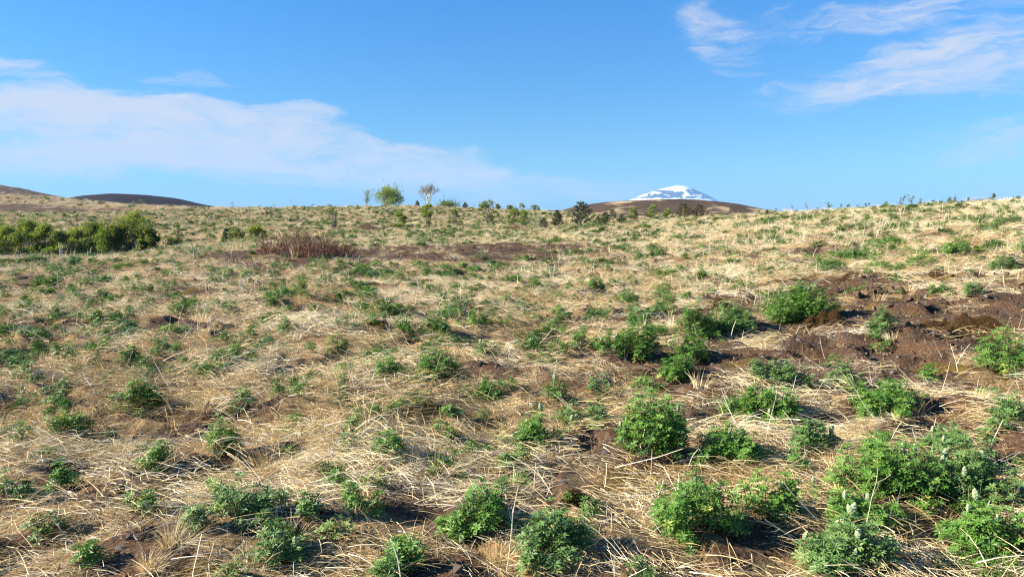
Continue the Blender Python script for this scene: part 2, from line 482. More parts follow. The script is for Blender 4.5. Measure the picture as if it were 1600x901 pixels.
# ------------------------------------------------------------------ ground
def build_ground():
    fine = np.linspace(-0.84, 0.84, 421)
    rest = np.linspace(0.84, 2 * np.pi - 0.84, 60)[1:-1]
    azs = np.concatenate([fine, rest])
    rs = np.concatenate([np.linspace(0.25, 1.9, 14), np.exp(np.arange(math.log(2.0), math.log(42), 0.0085)),
                         np.exp(np.arange(math.log(42.3), math.log(420), 0.014)), np.exp(np.linspace(math.log(430), math.log(9000), 34))])
    A, R = np.meshgrid(azs, rs)
    Xg, Yg = R * np.sin(A), R * np.cos(A)
    Zg = ground_z(Xg, Yg)
    nr, na = A.shape
    V = np.stack([Xg, Yg, Zg], -1).reshape(-1, 3)
    i = np.arange(nr - 1)[:, None] * na
    j = np.arange(na)[None, :]
    k = (j + 1) % na
    Q = np.stack([i + j, i + k, i + na + k, i + na + j], -1).reshape(-1, 4)[:, ::-1]
    centre = len(V)
    V = np.concatenate([V, [[0, 0, float(Zg[0].mean())]]])
    me = bpy.data.meshes.new('ground')
    nq = len(Q); nt = na
    tri = np.stack([np.full(na, centre), (np.arange(na) + 1) % na, np.arange(na)], 1)
    me.vertices.add(len(V)); me.vertices.foreach_set('co', V.ravel())
    me.loops.add(nq * 4 + nt * 3)
    me.loops.foreach_set('vertex_index', np.concatenate([Q.ravel(), tri.ravel()]).astype(np.int32))
    me.polygons.add(nq + nt)
    st = np.concatenate([np.arange(nq) * 4, nq * 4 + np.arange(nt) * 3]).astype(np.int32)
    me.polygons.foreach_set('loop_start', st)
    me.polygons.foreach_set('use_smooth', [True] * (nq + nt))
    me.update(calc_edges=True)
    me.validate()
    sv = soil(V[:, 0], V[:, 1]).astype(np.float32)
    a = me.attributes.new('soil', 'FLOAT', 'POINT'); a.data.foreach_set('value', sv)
    mo = sst(0.22, 0.5, fbm(V[:, 0] * .9, V[:, 1] * .9, 3, 11)) * 0.8
    a = me.attributes.new('moss', 'FLOAT', 'POINT'); a.data.foreach_set('value', mo.astype(np.float32))
    me.materials.append(M_GROUND)
    o = bpy.data.objects.new('ground', me)
    COL.objects.link(o)
    tag(o, 'sloping field of straw litter and dark bare volcanic soil', 'ground', kind='structure')
build_ground()

# ------------------------------------------------------------------ far hills and the snowy volcano
def hill(name, label, pts, Yd, depth, mat, rough, seed, nx=120, ny=50, extra=None, foot=-3.0):
    """a long rounded hill: skyline height along its length, bell shaped across"""
    px = np.array([p[0] for p in pts], float)
    zz = np.array([row_z(Yd, p[1]) for p in pts])
    xs = np.linspace((px[0] - 800) / F * Yd, (px[-1] - 800) / F * Yd, nx)
    top = np.interp(xs, (px - 800) / F * Yd, zz)
    for _ in range(4):
        top = np.convolve(np.pad(top, 2, mode='edge'), [.1, .2, .4, .2, .1], 'valid')
    ys = np.linspace(-1, 1, ny)
    Xg, Vg = np.meshgrid(xs, ys)
    bell = np.cos(Vg * np.pi / 2) ** 1.4
    Zg = foot + (top[None, :] - foot) * bell
    Zg = Zg + fbm(Xg / rough, Vg * depth / rough, 4, seed) * rough * .05 * (1 - np.exp(-((Vg / .12) ** 2)))
    Yg = Yd + Vg * depth + 0 * Xg
    V = np.stack([Xg, Yg, Zg], -1).reshape(-1, 3)
    fs = [(a * nx + b, a * nx + b + 1, (a + 1) * nx + b + 1, (a + 1) * nx + b) for a in range(ny - 1) for b in range(nx - 1)]
    me = bpy.data.meshes.new(name)
    me.from_pydata(V.tolist(), [], fs)
    me.polygons.foreach_set('use_smooth', [True] * len(fs))
    if extra is not None:
        at = me.attributes.new('snow', 'FLOAT', 'POINT')
        at.data.foreach_set('value', extra(V, Xg.ravel(), Vg.ravel()).astype(np.float32))
    me.materials.append(mat)
    o = bpy.data.objects.new(name, me)
    COL.objects.link(o)
    return tag(o, label, 'hill', kind='structure')
def hill_material(name, dark, mid, pale, sc, lo, hi):
    m, t = material(name)
    geo = t.n('ShaderNodeNewGeometry').outputs['Position']
    mp = t.n('ShaderNodeMapping', {'Vector': geo, 'Scale': (sc, sc * .35, sc * 4)})
    n = t.noise(mp.outputs[0], 1.0, 5, .6, .4)
    n2 = t.noise(geo, sc * 14, 4, .7)
    base = t.mix(n2, dark, mid)
    col = t.mix(t.step(n, lo, hi), base, pale)
    bp = t.n('ShaderNodeBump', {'Strength': .6, 'Distance': .4, 'Height': n2})
    bs = t.n('ShaderNodeBsdfPrincipled', {'Base Color': col, 'Roughness': 1.0, 'Specular IOR Level': .05, 'Normal': bp.outputs[0]})
    finish(t, bs.outputs[0])
    return m
M_DARKH = hill_material('dark_cinder', (.020, .013, .012), (.040, .026, .022), (.09, .062, .045), .03, .62, .8)
M_BROWNH = hill_material('brown_cinder', (.048, .031, .019), (.105, .070, .042), (.38, .29, .165), .06, .52, .64)
hill('hill', 'bare dark brown cinder hill behind the grassy slope',
     [(60, 332), (110, 318), (135, 308), (160, 304.5), (200, 303), (235, 304.5), (270, 310), (310, 319), (340, 326), (380, 336)], 520, 110, M_DARKH, 30, 2)
hill('hill', 'broad brown hill with straw streaks below the snowy volcano',
     [(845, 342), (875, 331), (905, 321), (950, 315), (1000, 312.3), (1050, 311), (1090, 312.5), (1120, 316), (1160, 323), (1190, 329), (1240, 338)], 300, 85, M_BROWNH, 20, 5)
def snow(V, Xf, vf):
    px = 800 + V[:, 0] / 7000 * F
    row = HORIZON - (V[:, 2] - EYE) / V[:, 1] * F
    s = np.ones(len(V)) * .9
    wob = fbm(px / 10 + row / 7, row / 5, 4, 4, .55) * 1.0
    for (cx, cyy, rx, ry, g) in [(1038, 303, 13, 5.5, 1), (1078, 300, 13, 6, 1), (1098, 307, 18, 5, 1), (1018, 306.5, 12, 3.4, 1), (1090, 298, 17, 4, 1), (1028, 299, 10, 1.6, .9), (1062, 301, 4, 5, .8),
                                 (1058, 308.5, 8, 2, .7), (1000, 309, 7, 1.6, .6)]:
        d = np.hypot((px - cx) / rx, (row - cyy) / ry) + wob
        s = np.minimum(s, 1 - g * sst(1.2, .8, d))
    return s
def volcano_material():
    m, t = material('snow_and_lava')
    a = t.n('ShaderNodeAttribute', attribute_name='snow').outputs['Fac']
    geo = t.n('ShaderNodeNewGeometry').outputs['Position']
    n = t.noise(geo, .02, 5, .65)
    f = t.step(t.m('ADD', a, t.m('MULTIPLY', t.m('SUBTRACT', n, .5), .8)), .38, .62)
    col = t.mix(f, (.06, .06, .07), (.70, .72, .76))
    bs = t.n('ShaderNodeBsdfPrincipled', {'Base Color': col, 'Roughness': .8, 'Specular IOR Level': .2})
    finish(t, bs.outputs[0])
    return m
mt = hill('mountain', 'distant snow covered volcano with bare blue lava patches', [(860, 330), (930, 328), (970, 317), (990, 310), (1005, 303.5), (1022, 298), (1040, 293), (1056, 289.5), (1066, 290.5), (1078, 295),
          (1092, 302), (1104, 308), (1115, 314), (1145, 326), (1230, 340)], 7000, 900, volcano_material(), 260, 9, 560, 160, snow, -50)
mt['category'] = 'mountain'

# ------------------------------------------------------------------ straw, stubble and far lupins (instanced ground cover)
def strip(mb, p0, d0, length, width, droop, segs, tint, side=None):
    """one dry blade: a narrow tapering ribbon that bends over"""
    p = np.array(p0, float); d = np.array(d0, float); d /= np.linalg.norm(d)
    if side is None:
        side = np.cross(d, rng.normal(size=3))
    side = side / (np.linalg.norm(side) + 1e-9)
    V = []
    for i in range(segs + 1):
        wd = width * (1 - .75 * i / segs) / 2
        V += [p - side * wd, p + side * wd]
        p = p + d * length / segs
        d = d + np.array([0, 0, -droop / segs]); d /= np.linalg.norm(d)
        if p[2] < 0.004:
            p[2] = 0.004; d[2] = abs(d[2]) * .2
    mb.add(V, [(2 * i, 2 * i + 1, 2 * i + 3, 2 * i + 2) for i in range(segs)], tint)
def src_mat(k):
    mb = MB(); th0 = 0.0
    for i in range(150):
        r = .26 * math.sqrt(rng.random()); a = rng.random() * 6.283
        th = th0 + rng.normal() * .75 + (math.pi if rng.random() < .35 else 0)
        up = max(0.02, rng.normal() * .20 + .10)
        strip(mb, (r * math.cos(a) - .1 * math.cos(th), r * math.sin(a), .004 + .05 * rng.random() ** 2), (math.cos(th), math.sin(th), up),
              rng.uniform(.06, .22), rng.uniform(.0014, .0030), rng.uniform(.1, .55), 3, np.clip(rng.normal(.58, .24), 0, 1))
    return mb
def src_tuft(k, n=120, h=.26):
    mb = MB()
    for i in range(n):
        a = rng.random() * 6.283; sp = abs(rng.normal()) * .55
        r = .07 * math.sqrt(rng.random())
        strip(mb, (r * math.cos(a), r * math.sin(a), 0), (math.cos(a) * sp + .2, math.sin(a) * sp, 1), rng.uniform(.55, 1.15) * h, rng.uniform(.002, .0036),
              rng.uniform(.3, 1.3), 3, np.clip(rng.normal(.6, .2), 0, 1))
    return mb
def stalk_pts(p, th, up, L, bend):
    d = np.array([math.cos(th), math.sin(th), up]); d /= np.linalg.norm(d)
    pts = [np.array(p, float)]
    for i in range(3):
        d = d + rng.normal(size=3) * bend; d /= np.linalg.norm(d)
        q = pts[-1] + d * L / 3
        q[2] = max(q[2], .004)
        pts.append(q)
    return pts
def src_heap(k):
    mb = MB()
    for i in range(26):
        th = rng.normal() * .7 + (math.pi if rng.random() < .3 else 0)
        L = rng.uniform(.10, .38)
        up = abs(rng.normal()) * .16
        p = (rng.normal() * .16 - math.cos(th) * L / 2, rng.normal() * .16 - math.sin(th) * L / 2, rng.uniform(.005, .07))
        mb.tube(stalk_pts(p, th, up, L, .16), np.array([1, .95, .85, .6]) * rng.uniform(.0009, .0019), 3, np.clip(rng.normal(.5, .25), 0, 1))
    return mb
def src_stub(k):
    mb = MB()
    for i in range(6):
        th = rng.random() * 6.283
        p = (rng.normal() * .24, rng.normal() * .24, 0)
        mb.tube(stalk_pts(p, th, rng.uniform(.9, 5), rng.uniform(.07, .26), .09), np.array([1, .95, .85, .6]) * rng.uniform(.0014, .0028), 3, np.clip(rng.normal(.6, .22), 0, 1))
    return mb

# palmate lupin leaf: eight narrow folded leaflets round the tip of the leaf stalk
def leaf_template(nl=8, L=.043, wd=.0125, seed=0):
    r = np.random.default_rng(seed)
    V = []; Fc = []
    for i in range(nl):
        a = 2 * np.pi * i / nl + r.normal() * .1
        ln = L * r.uniform(.8, 1.1); up = r.uniform(.12, .5)
        o = np.array([math.cos(a), math.sin(a), 0]); s = np.array([-math.sin(a), math.cos(a), 0]); z = np.array([0, 0, 1.])
        b = o * .002; c = o * ln * .58 + z * ln * .58 * up
        t = o * ln * .97 + z * ln * (up * .8 - .05)
        k = len(V)
        V += [b, c + s * wd / 2 + z * .0025, c, c - s * wd / 2 + z * .0025, t]
        Fc += [(k, k + 2, k + 1), (k, k + 3, k + 2), (k + 1, k + 2, k + 4), (k + 2, k + 3, k + 4)]
    return np.array(V), Fc
LT, LF = leaf_template()
def far_leaf():
    V = []; Fc = []
    for i in range(6):
        a = i * np.pi / 3
        o = np.array([math.cos(a), math.sin(a), .3]); s = np.array([-math.sin(a), math.cos(a), 0])
        k = len(V)
        V += [o * .002, o * .03 + s * .009, o * .052, o * .03 - s * .009]
        Fc += [(k, k + 3, k + 2, k + 1)]
    return np.array(V), Fc
FT, FF = far_leaf()

def lupin_plan(Wd, Hh, seed, dens=235, maxshoots=190, leaves=10, bud=.1):
    """leaf frames, stems and buds of a clump Wd wide and Hh high"""
    r = np.random.default_rng(seed)
    R = Wd / 2
    ns = int(np.clip(math.pi * R * R * .75 * dens, 3, maxshoots))
    lv = []; stems = []; buds = []
    lob = r.uniform(0, 6.28, 3)
    sx, sy = r.uniform(.85, 1.15), r.uniform(.7, 1.0)
    for i in range(ns):
        a = r.random() * 6.283; q = math.sqrt(r.random()) * (1.25 if r.random() < .08 else 1.0)
        edge = .92 + .14 * math.sin(2 * a + lob[0]) + .13 * math.sin(3 * a + lob[1]) + .08 * math.sin(5 * a + lob[2])
        rr = R * q * .92 * edge
        bx, by = rr * math.cos(a) * sx * .8, rr * math.sin(a) * sy * .8
        top = np.array([rr * math.cos(a) * sx * 1.08, rr * math.sin(a) * sy * 1.08, Hh * max(.3, 1 - .55 * q * q) * r.uniform(.55, 1.10)])
        base = np.array([bx, by, -.01])
        mid = base * .5 + top * .5 + np.array([bx, by, 0]) * .12
        stems.append((base, mid, top))
        m = leaves + int(r.integers(-2, 3))
        for k in range(m):
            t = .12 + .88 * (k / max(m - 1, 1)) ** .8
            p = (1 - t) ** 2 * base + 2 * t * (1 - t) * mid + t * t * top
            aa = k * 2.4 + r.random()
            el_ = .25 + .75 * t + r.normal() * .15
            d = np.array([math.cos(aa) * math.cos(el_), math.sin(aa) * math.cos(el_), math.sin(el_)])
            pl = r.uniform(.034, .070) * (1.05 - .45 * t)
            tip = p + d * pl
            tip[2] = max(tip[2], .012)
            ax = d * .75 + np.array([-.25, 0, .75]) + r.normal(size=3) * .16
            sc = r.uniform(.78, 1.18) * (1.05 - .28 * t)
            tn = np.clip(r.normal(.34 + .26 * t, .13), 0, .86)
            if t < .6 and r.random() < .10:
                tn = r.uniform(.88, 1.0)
            lv.append((tip, frame(ax, r.random() * 6.28), sc, tn, p, rr / R + tip[2] / Hh))
        if r.random() < bud:
            buds.append((top + np.array([0, 0, .03]), frame(np.array([r.normal() * .15, r.normal() * .15, 1]), r.random() * 6), r.uniform(.65, 1.1)))
    return lv, stems, buds
def foliage_mb(lv, T=LT, FCS=LF, k=1.0):
    mb = MB()
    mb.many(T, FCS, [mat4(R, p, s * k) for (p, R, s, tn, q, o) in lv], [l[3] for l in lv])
    return mb
def stems_mb(lv, stems, rad=.0026):
    mb = MB()
    for (b, m, t) in stems:
        mb.tube([b, .25 * b + .5 * m + .25 * t, t], [rad, rad * .9, rad * .6], 3, rng.random())
    for (p, R, s, tn, q, o) in lv:
        side = R[:, 0] * .0011
        mb.add([q - side, q + side, p + side, p - side], [(0, 1, 2, 3)], rng.random())
    return mb
def bud_mesh():
    mb = MB(); V = []; Fc = []; T = []
    ns, nr = 9, 9
    for i in range(nr):
        t = i / (nr - 1)
        r = .0125 * (math.sin(math.pi * min(t * .88 + .12, 1.0)) ** .7) + .0006
        for j in range(ns):
            a = 2 * math.pi * (j + .5 * (i % 2)) / ns
            rr = r * (1.14 if (i + j) % 2 else .88)
            V.append((rr * math.cos(a), rr * math.sin(a), .056 * t)); T.append(.35 + .5 * t if (i + j) % 2 else .15 + .4 * t)
    for i in range(nr - 1):
        for j in range(ns):
            k = (j + 1) % ns
            Fc.append((i * ns + j, i * ns + k, (i + 1) * ns + k, (i + 1) * ns + j))
    Fc.append(tuple((nr - 1) * ns + j for j in range(ns)))
    mb.add(V, Fc, T)
    return mb.mesh('flower_spike', M_BUD)
BUD = bud_mesh()

def source_collection(name, makers, mat):
    c = bpy.data.collections.new(name)
    for i, mk in enumerate(makers):
        o = bpy.data.objects.new(f'{name}_{i:02d}', mk.mesh(name, mat))
        c.objects.link(o)
    return c
def scatter_tree(coll):
    g = bpy.data.node_groups.new('scatter_' + coll.name, 'GeometryNodeTree')
    g.interface.new_socket('Geometry', in_out='INPUT', socket_type='NodeSocketGeometry')
    g.interface.new_socket('Geometry', in_out='OUTPUT', socket_type='NodeSocketGeometry')
    N = g.nodes; Lk = g.links
    gi = N.new('NodeGroupInput'); go = N.new('NodeGroupOutput')
    ci = N.new('GeometryNodeCollectionInfo')
    ci.inputs['Collection'].default_value = coll
    ci.inputs['Separate Children'].default_value = True
    ci.inputs['Reset Children'].default_value = True
    iop = N.new('GeometryNodeInstanceOnPoints')
    iop.inputs['Pick Instance'].default_value = True
    def attr(nm, ty):
        a = N.new('GeometryNodeInputNamedAttribute'); a.data_type = ty
        a.inputs['Name'].default_value = nm
        return next(s for s in a.outputs if s.enabled and s.name == 'Attribute')
    er = N.new('FunctionNodeEulerToRotation')
    Lk.new(attr('irot', 'FLOAT_VECTOR'), er.inputs[0])
    Lk.new(gi.outputs[0], iop.inputs['Points'])
    Lk.new(ci.outputs[0], iop.inputs['Instance'])
    Lk.new(attr('ipick', 'INT'), iop.inputs['Instance Index'])
    Lk.new(er.outputs[0], iop.inputs['Rotation'])
    Lk.new(attr('iscale', 'FLOAT_VECTOR'), iop.inputs['Scale'])
    Lk.new(iop.outputs[0], go.inputs[0])
    return g
def scatter(name, label, cat, coll, P, rot, scale, tint):
    n = len(P)
    me = bpy.data.meshes.new(name)
    me.vertices.add(n); me.vertices.foreach_set('co', np.asarray(P, np.float32).ravel())
    if np.ndim(scale) == 1:
        scale = np.repeat(np.asarray(scale)[:, None], 3, 1)
    for nm, ty, arr, key in (('irot', 'FLOAT_VECTOR', rot, 'vector'), ('iscale', 'FLOAT_VECTOR', scale, 'vector'), ('itint', 'FLOAT', tint, 'value')):
        a = me.attributes.new(nm, ty, 'POINT'); a.data.foreach_set(key, np.asarray(arr, np.float32).ravel())
    a = me.attributes.new('ipick', 'INT', 'POINT')
    a.data.foreach_set('value', rng.integers(0, len(coll.objects), n).astype(np.int32))
    o = bpy.data.objects.new(name, me)
    COL.objects.link(o)
    md = o.modifiers.new('scatter', 'NODES')
    md.node_group = scatter_tree(coll)
    tag(o, label, cat, kind='stuff')
    return o
def wedge(r0, r1, dens, half=0.80):
    """random ground points between two distances, dens per square metre"""
    n = int(half * (r1 * r1 - r0 * r0) * dens)
    r = np.sqrt(rng.uniform(r0 * r0, r1 * r1, n)); a = rng.uniform(-half, half, n)
    return r * np.sin(a), r * np.cos(a)
def hidden_far(x, y):
    """land that falls away behind the crests is not planted densely"""
    return np.zeros(len(x), bool)
def tilt_rot(x, y, spin):
    """lay a mat on the slope"""
    e = .15
    gx = (ground_z(x + e, y) - ground_z(x - e, y)) / (2 * e)
    gy = (ground_z(x, y + e) - ground_z(x, y - e)) / (2 * e)
    n = np.stack([-gx * .8, -gy * .8, np.ones(len(x))], 1); n /= np.linalg.norm(n, axis=1)[:, None]
    xa = np.stack([np.cos(spin), np.sin(spin), 0 * spin], 1)
    xa -= n * np.sum(xa * n, 1)[:, None]; xa /= np.linalg.norm(xa, axis=1)[:, None]
    ya = np.cross(n, xa)
    # XYZ euler of the frame (xa, ya, n)
    return np.stack([np.arctan2(ya[:, 2], n[:, 2]), -np.arcsin(np.clip(xa[:, 2], -1, 1)), np.arctan2(xa[:, 1], xa[:, 0])], 1)
def lie(x, y):
    return fbm(np.asarray(x) * .35, np.asarray(y) * .35, 2, 9) * 2.2 + 0.1

C_MAT = source_collection('straw_mat', [src_mat(i) for i in range(7)], M_STRAW)
C_TUFT = source_collection('straw_tuft', [src_tuft(i, 70, .17) for i in range(5)], M_STRAW)
C_HEAP = source_collection('stalk_heap', [src_heap(i) for i in range(6)], M_STALK)
C_STUB = source_collection('stalk_stub', [src_stub(i) for i in range(6)], M_STALK)

def scatter_straw():
    xs = []; ys = []; sc = []
    for r0, r1, dn, s in ((1.6, 8, 26, 1.0), (8, 18, 15, 1.08), (18, 42, 6.5, 1.3), (42, 140, 1.7, 2.1), (140, 320, .25, 3.5)):
        x, y = wedge(r0, r1, dn)
        sm = soil(x, y)
        thick = sst(-.35, .3, fbm(x * .6, y * .6, 3, 5))
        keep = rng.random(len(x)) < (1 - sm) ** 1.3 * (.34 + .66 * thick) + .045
        xs.append(x[keep]); ys.append(y[keep]); sc.append(s * rng.uniform(.7, 1.3, keep.sum()))
    x = np.concatenate(xs); y = np.concatenate(ys); s = np.concatenate(sc)
    z = ground_z(x, y)
    spin = lie(x, y) + rng.normal(size=len(x)) * .5
    tint = np.clip(.64 + fbm(x * .5, y * .5, 3, 2) * .9 + rng.normal(size=len(x)) * .18 + .1 * sst(20, 60, np.hypot(x, y)), 0, 1)
    scatter('straw_litter', 'matted blond dead straw covering the whole field', 'straw', C_MAT, np.stack([x, y, z], 1), tilt_rot(x, y, spin),
            np.stack([s, s, s * rng.uniform(.6, 1.7, len(s))], 1), tint)
    # short upright tufts
    xs = []; ys = []; sc = []
    for r0, r1, dn, s in ((1.6, 9, 7, .75), (9, 22, 4.0, .95), (22, 45, 2.6, 1.2), (45, 140, .8, 2.0)):
        x, y = wedge(r0, r1, dn)
        pat = sst(-.1, .35, fbm(x * .45, y * .45, 3, 1))
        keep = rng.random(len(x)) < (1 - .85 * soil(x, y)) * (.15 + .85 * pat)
        xs.append(x[keep]); ys.append(y[keep]); sc.append(s * rng.uniform(.6, 1.35, keep.sum()))
    x = np.concatenate(xs); y = np.concatenate(ys); s = np.concatenate(sc)
    scatter('dry_grass', 'short blond dry grass standing among the straw', 'grass', C_TUFT, np.stack([x, y, ground_z(x, y)], 1),
            np.stack([0 * x, 0 * x, lie(x, y) + rng.normal(size=len(x))], 1), s,
            np.clip(.5 + fbm(x * .4, y * .4, 3, 7) * .8 + rng.normal(size=len(x)) * .15, 0, 1))
    # heaps of fallen lupin stalks
    xs = []; ys = []; sc = []
    for r0, r1, dn, s in ((1.6, 8, 4.0, 1.0), (8, 20, 3.0, 1.0), (20, 40, 1.4, 1.2)):
        x, y = wedge(r0, r1, dn)
        pat = sst(-.02, .35, fbm(x * .55, y * .55, 3, 6))
        keep = rng.random(len(x)) < (1 - .92 * soil(x, y)) * (.10 + .90 * pat)
        xs.append(x[keep]); ys.append(y[keep]); sc.append(s * rng.uniform(.7, 1.25, keep.sum()))
    x = np.concatenate(xs); y = np.concatenate(ys); s = np.concatenate(sc)
    scatter('fallen_stalks', 'bleached fallen lupin stalks lying in loose heaps on the straw', 'stalks', C_HEAP, np.stack([x, y, ground_z(x, y) + .012], 1),
            tilt_rot(x, y, lie(x, y) + rng.normal(size=len(x)) * .45), s, rng.random(len(x)))
    # standing stubble of last year's stalks
    xs = []; ys = []; sc = []
    for r0, r1, dn, s in ((2.5, 9, 1.6, .9), (9, 22, 3.6, 1.05), (22, 48, 2.6, 1.4)):
        x, y = wedge(r0, r1, dn)
        pat = sst(.0, .4, fbm(x * .4, y * .4, 3, 11))
        keep = rng.random(len(x)) < (1 - .92 * soil(x, y)) * (.12 + .88 * pat)
        xs.append(x[keep]); ys.append(y[keep]); sc.append(s * rng.uniform(.7, 1.35, keep.sum()))
    x = np.concatenate(xs); y = np.concatenate(ys); s = np.concatenate(sc)
    scatter('stalk_stubble', 'short pale upright stubble of dead lupin stalks', 'stubble', C_STUB, np.stack([x, y, ground_z(x, y)], 1),
            np.stack([0 * x, 0 * x, rng.random(len(x)) * 6.28], 1), s, rng.random(len(x)))
scatter_straw()

# ------------------------------------------------------------------ lupins
M_LEAF = {'fresh': M_FRESH, 'bluish': M_BLUE}
LEAF_MESH = {}
for kind_ in ('fresh', 'bluish'):
    for q in range(5):
        mbq = MB()
        V_, F_ = leaf_template(seed=q)
        mbq.add(V_, F_, [.28, .42, .56, .72, .92][q])
        LEAF_MESH[kind_, q] = mbq.mesh('leaf', M_LEAF[kind_])
n_leaf = 0
def lupin(px, row, wpx, hpx, kind='fresh', label=None, bud=.06, leaf_parts=0, seed=None, group=None, pos=None, dens=310):
    """a lupin clump rooted where the photograph shows its foot"""
    global n_leaf
    x, y, z = pix(px, row) if pos is None else pos
    Wd = wpx * y / F * .98; Hh = max(hpx * y / F * .92, .06)
    seed = seed if seed is not None else int(px * 7 + row)
    root = empty('lupin_plant', (x, y + Wd * .18, float(ground_z(x, y + Wd * .18))), label, 'lupin', group)
    lv, st, bd = lupin_plan(Wd, Hh, seed, dens=dens, bud=bud)
    x0, y0, z0 = x, y + Wd * .18, root.location.z
    def gxs(ps):
        ps = np.array(ps)
        return ground_z(x0 + ps[:, 0], y0 + ps[:, 1]) - z0
    gx = lambda p: float(ground_z(x0 + p[0], y0 + p[1])) - z0
    # every shoot stands on the ground below it
    gl = gxs([l[0] for l in lv])
    lv = [(p + (0, 0, g), R, s, tn, q + (0, 0, g), o) for (p, R, s, tn, q, o), g in zip(lv, gl)]
    gs = gxs([p for s3 in st for p in s3]).reshape(-1, 3)
    st = [tuple(p + (0, 0, g) for p, g in zip(s3, g3)) for s3, g3 in zip(st, gs)]
    stems_mb(lv, st).obj('stem', M_STEM, root)['kind'] = 'stuff'
    rest = lv
    if leaf_parts:
        order = sorted(range(len(lv)), key=lambda i: -(lv[i][5] - .25 * lv[i][0][1] / max(Wd, .1)))
        pick = set(order[:leaf_parts])
        rest = [l for i, l in enumerate(lv) if i not in pick]
        for i in pick:
            p, R, s, tn, q, o = lv[i]
            k = 4 if tn > .87 else min(3, int(tn / .87 * 4))
            ob = bpy.data.objects.new('leaf', LEAF_MESH[kind, k])
            COL.objects.link(ob); ob.parent = root
            ob.matrix_basis = Matrix(mat4(R, p, s).tolist())
            n_leaf += 1
    if rest:
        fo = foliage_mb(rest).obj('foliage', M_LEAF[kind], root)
        fo['kind'] = 'stuff'
    for (p, R, s) in bd:
        ob = bpy.data.objects.new('flower_spike', BUD)
        COL.objects.link(ob); ob.parent = root
        ob.matrix_basis = Matrix(mat4(R, (p[0], p[1], p[2] + gx(p)), s).tolist())
    return root

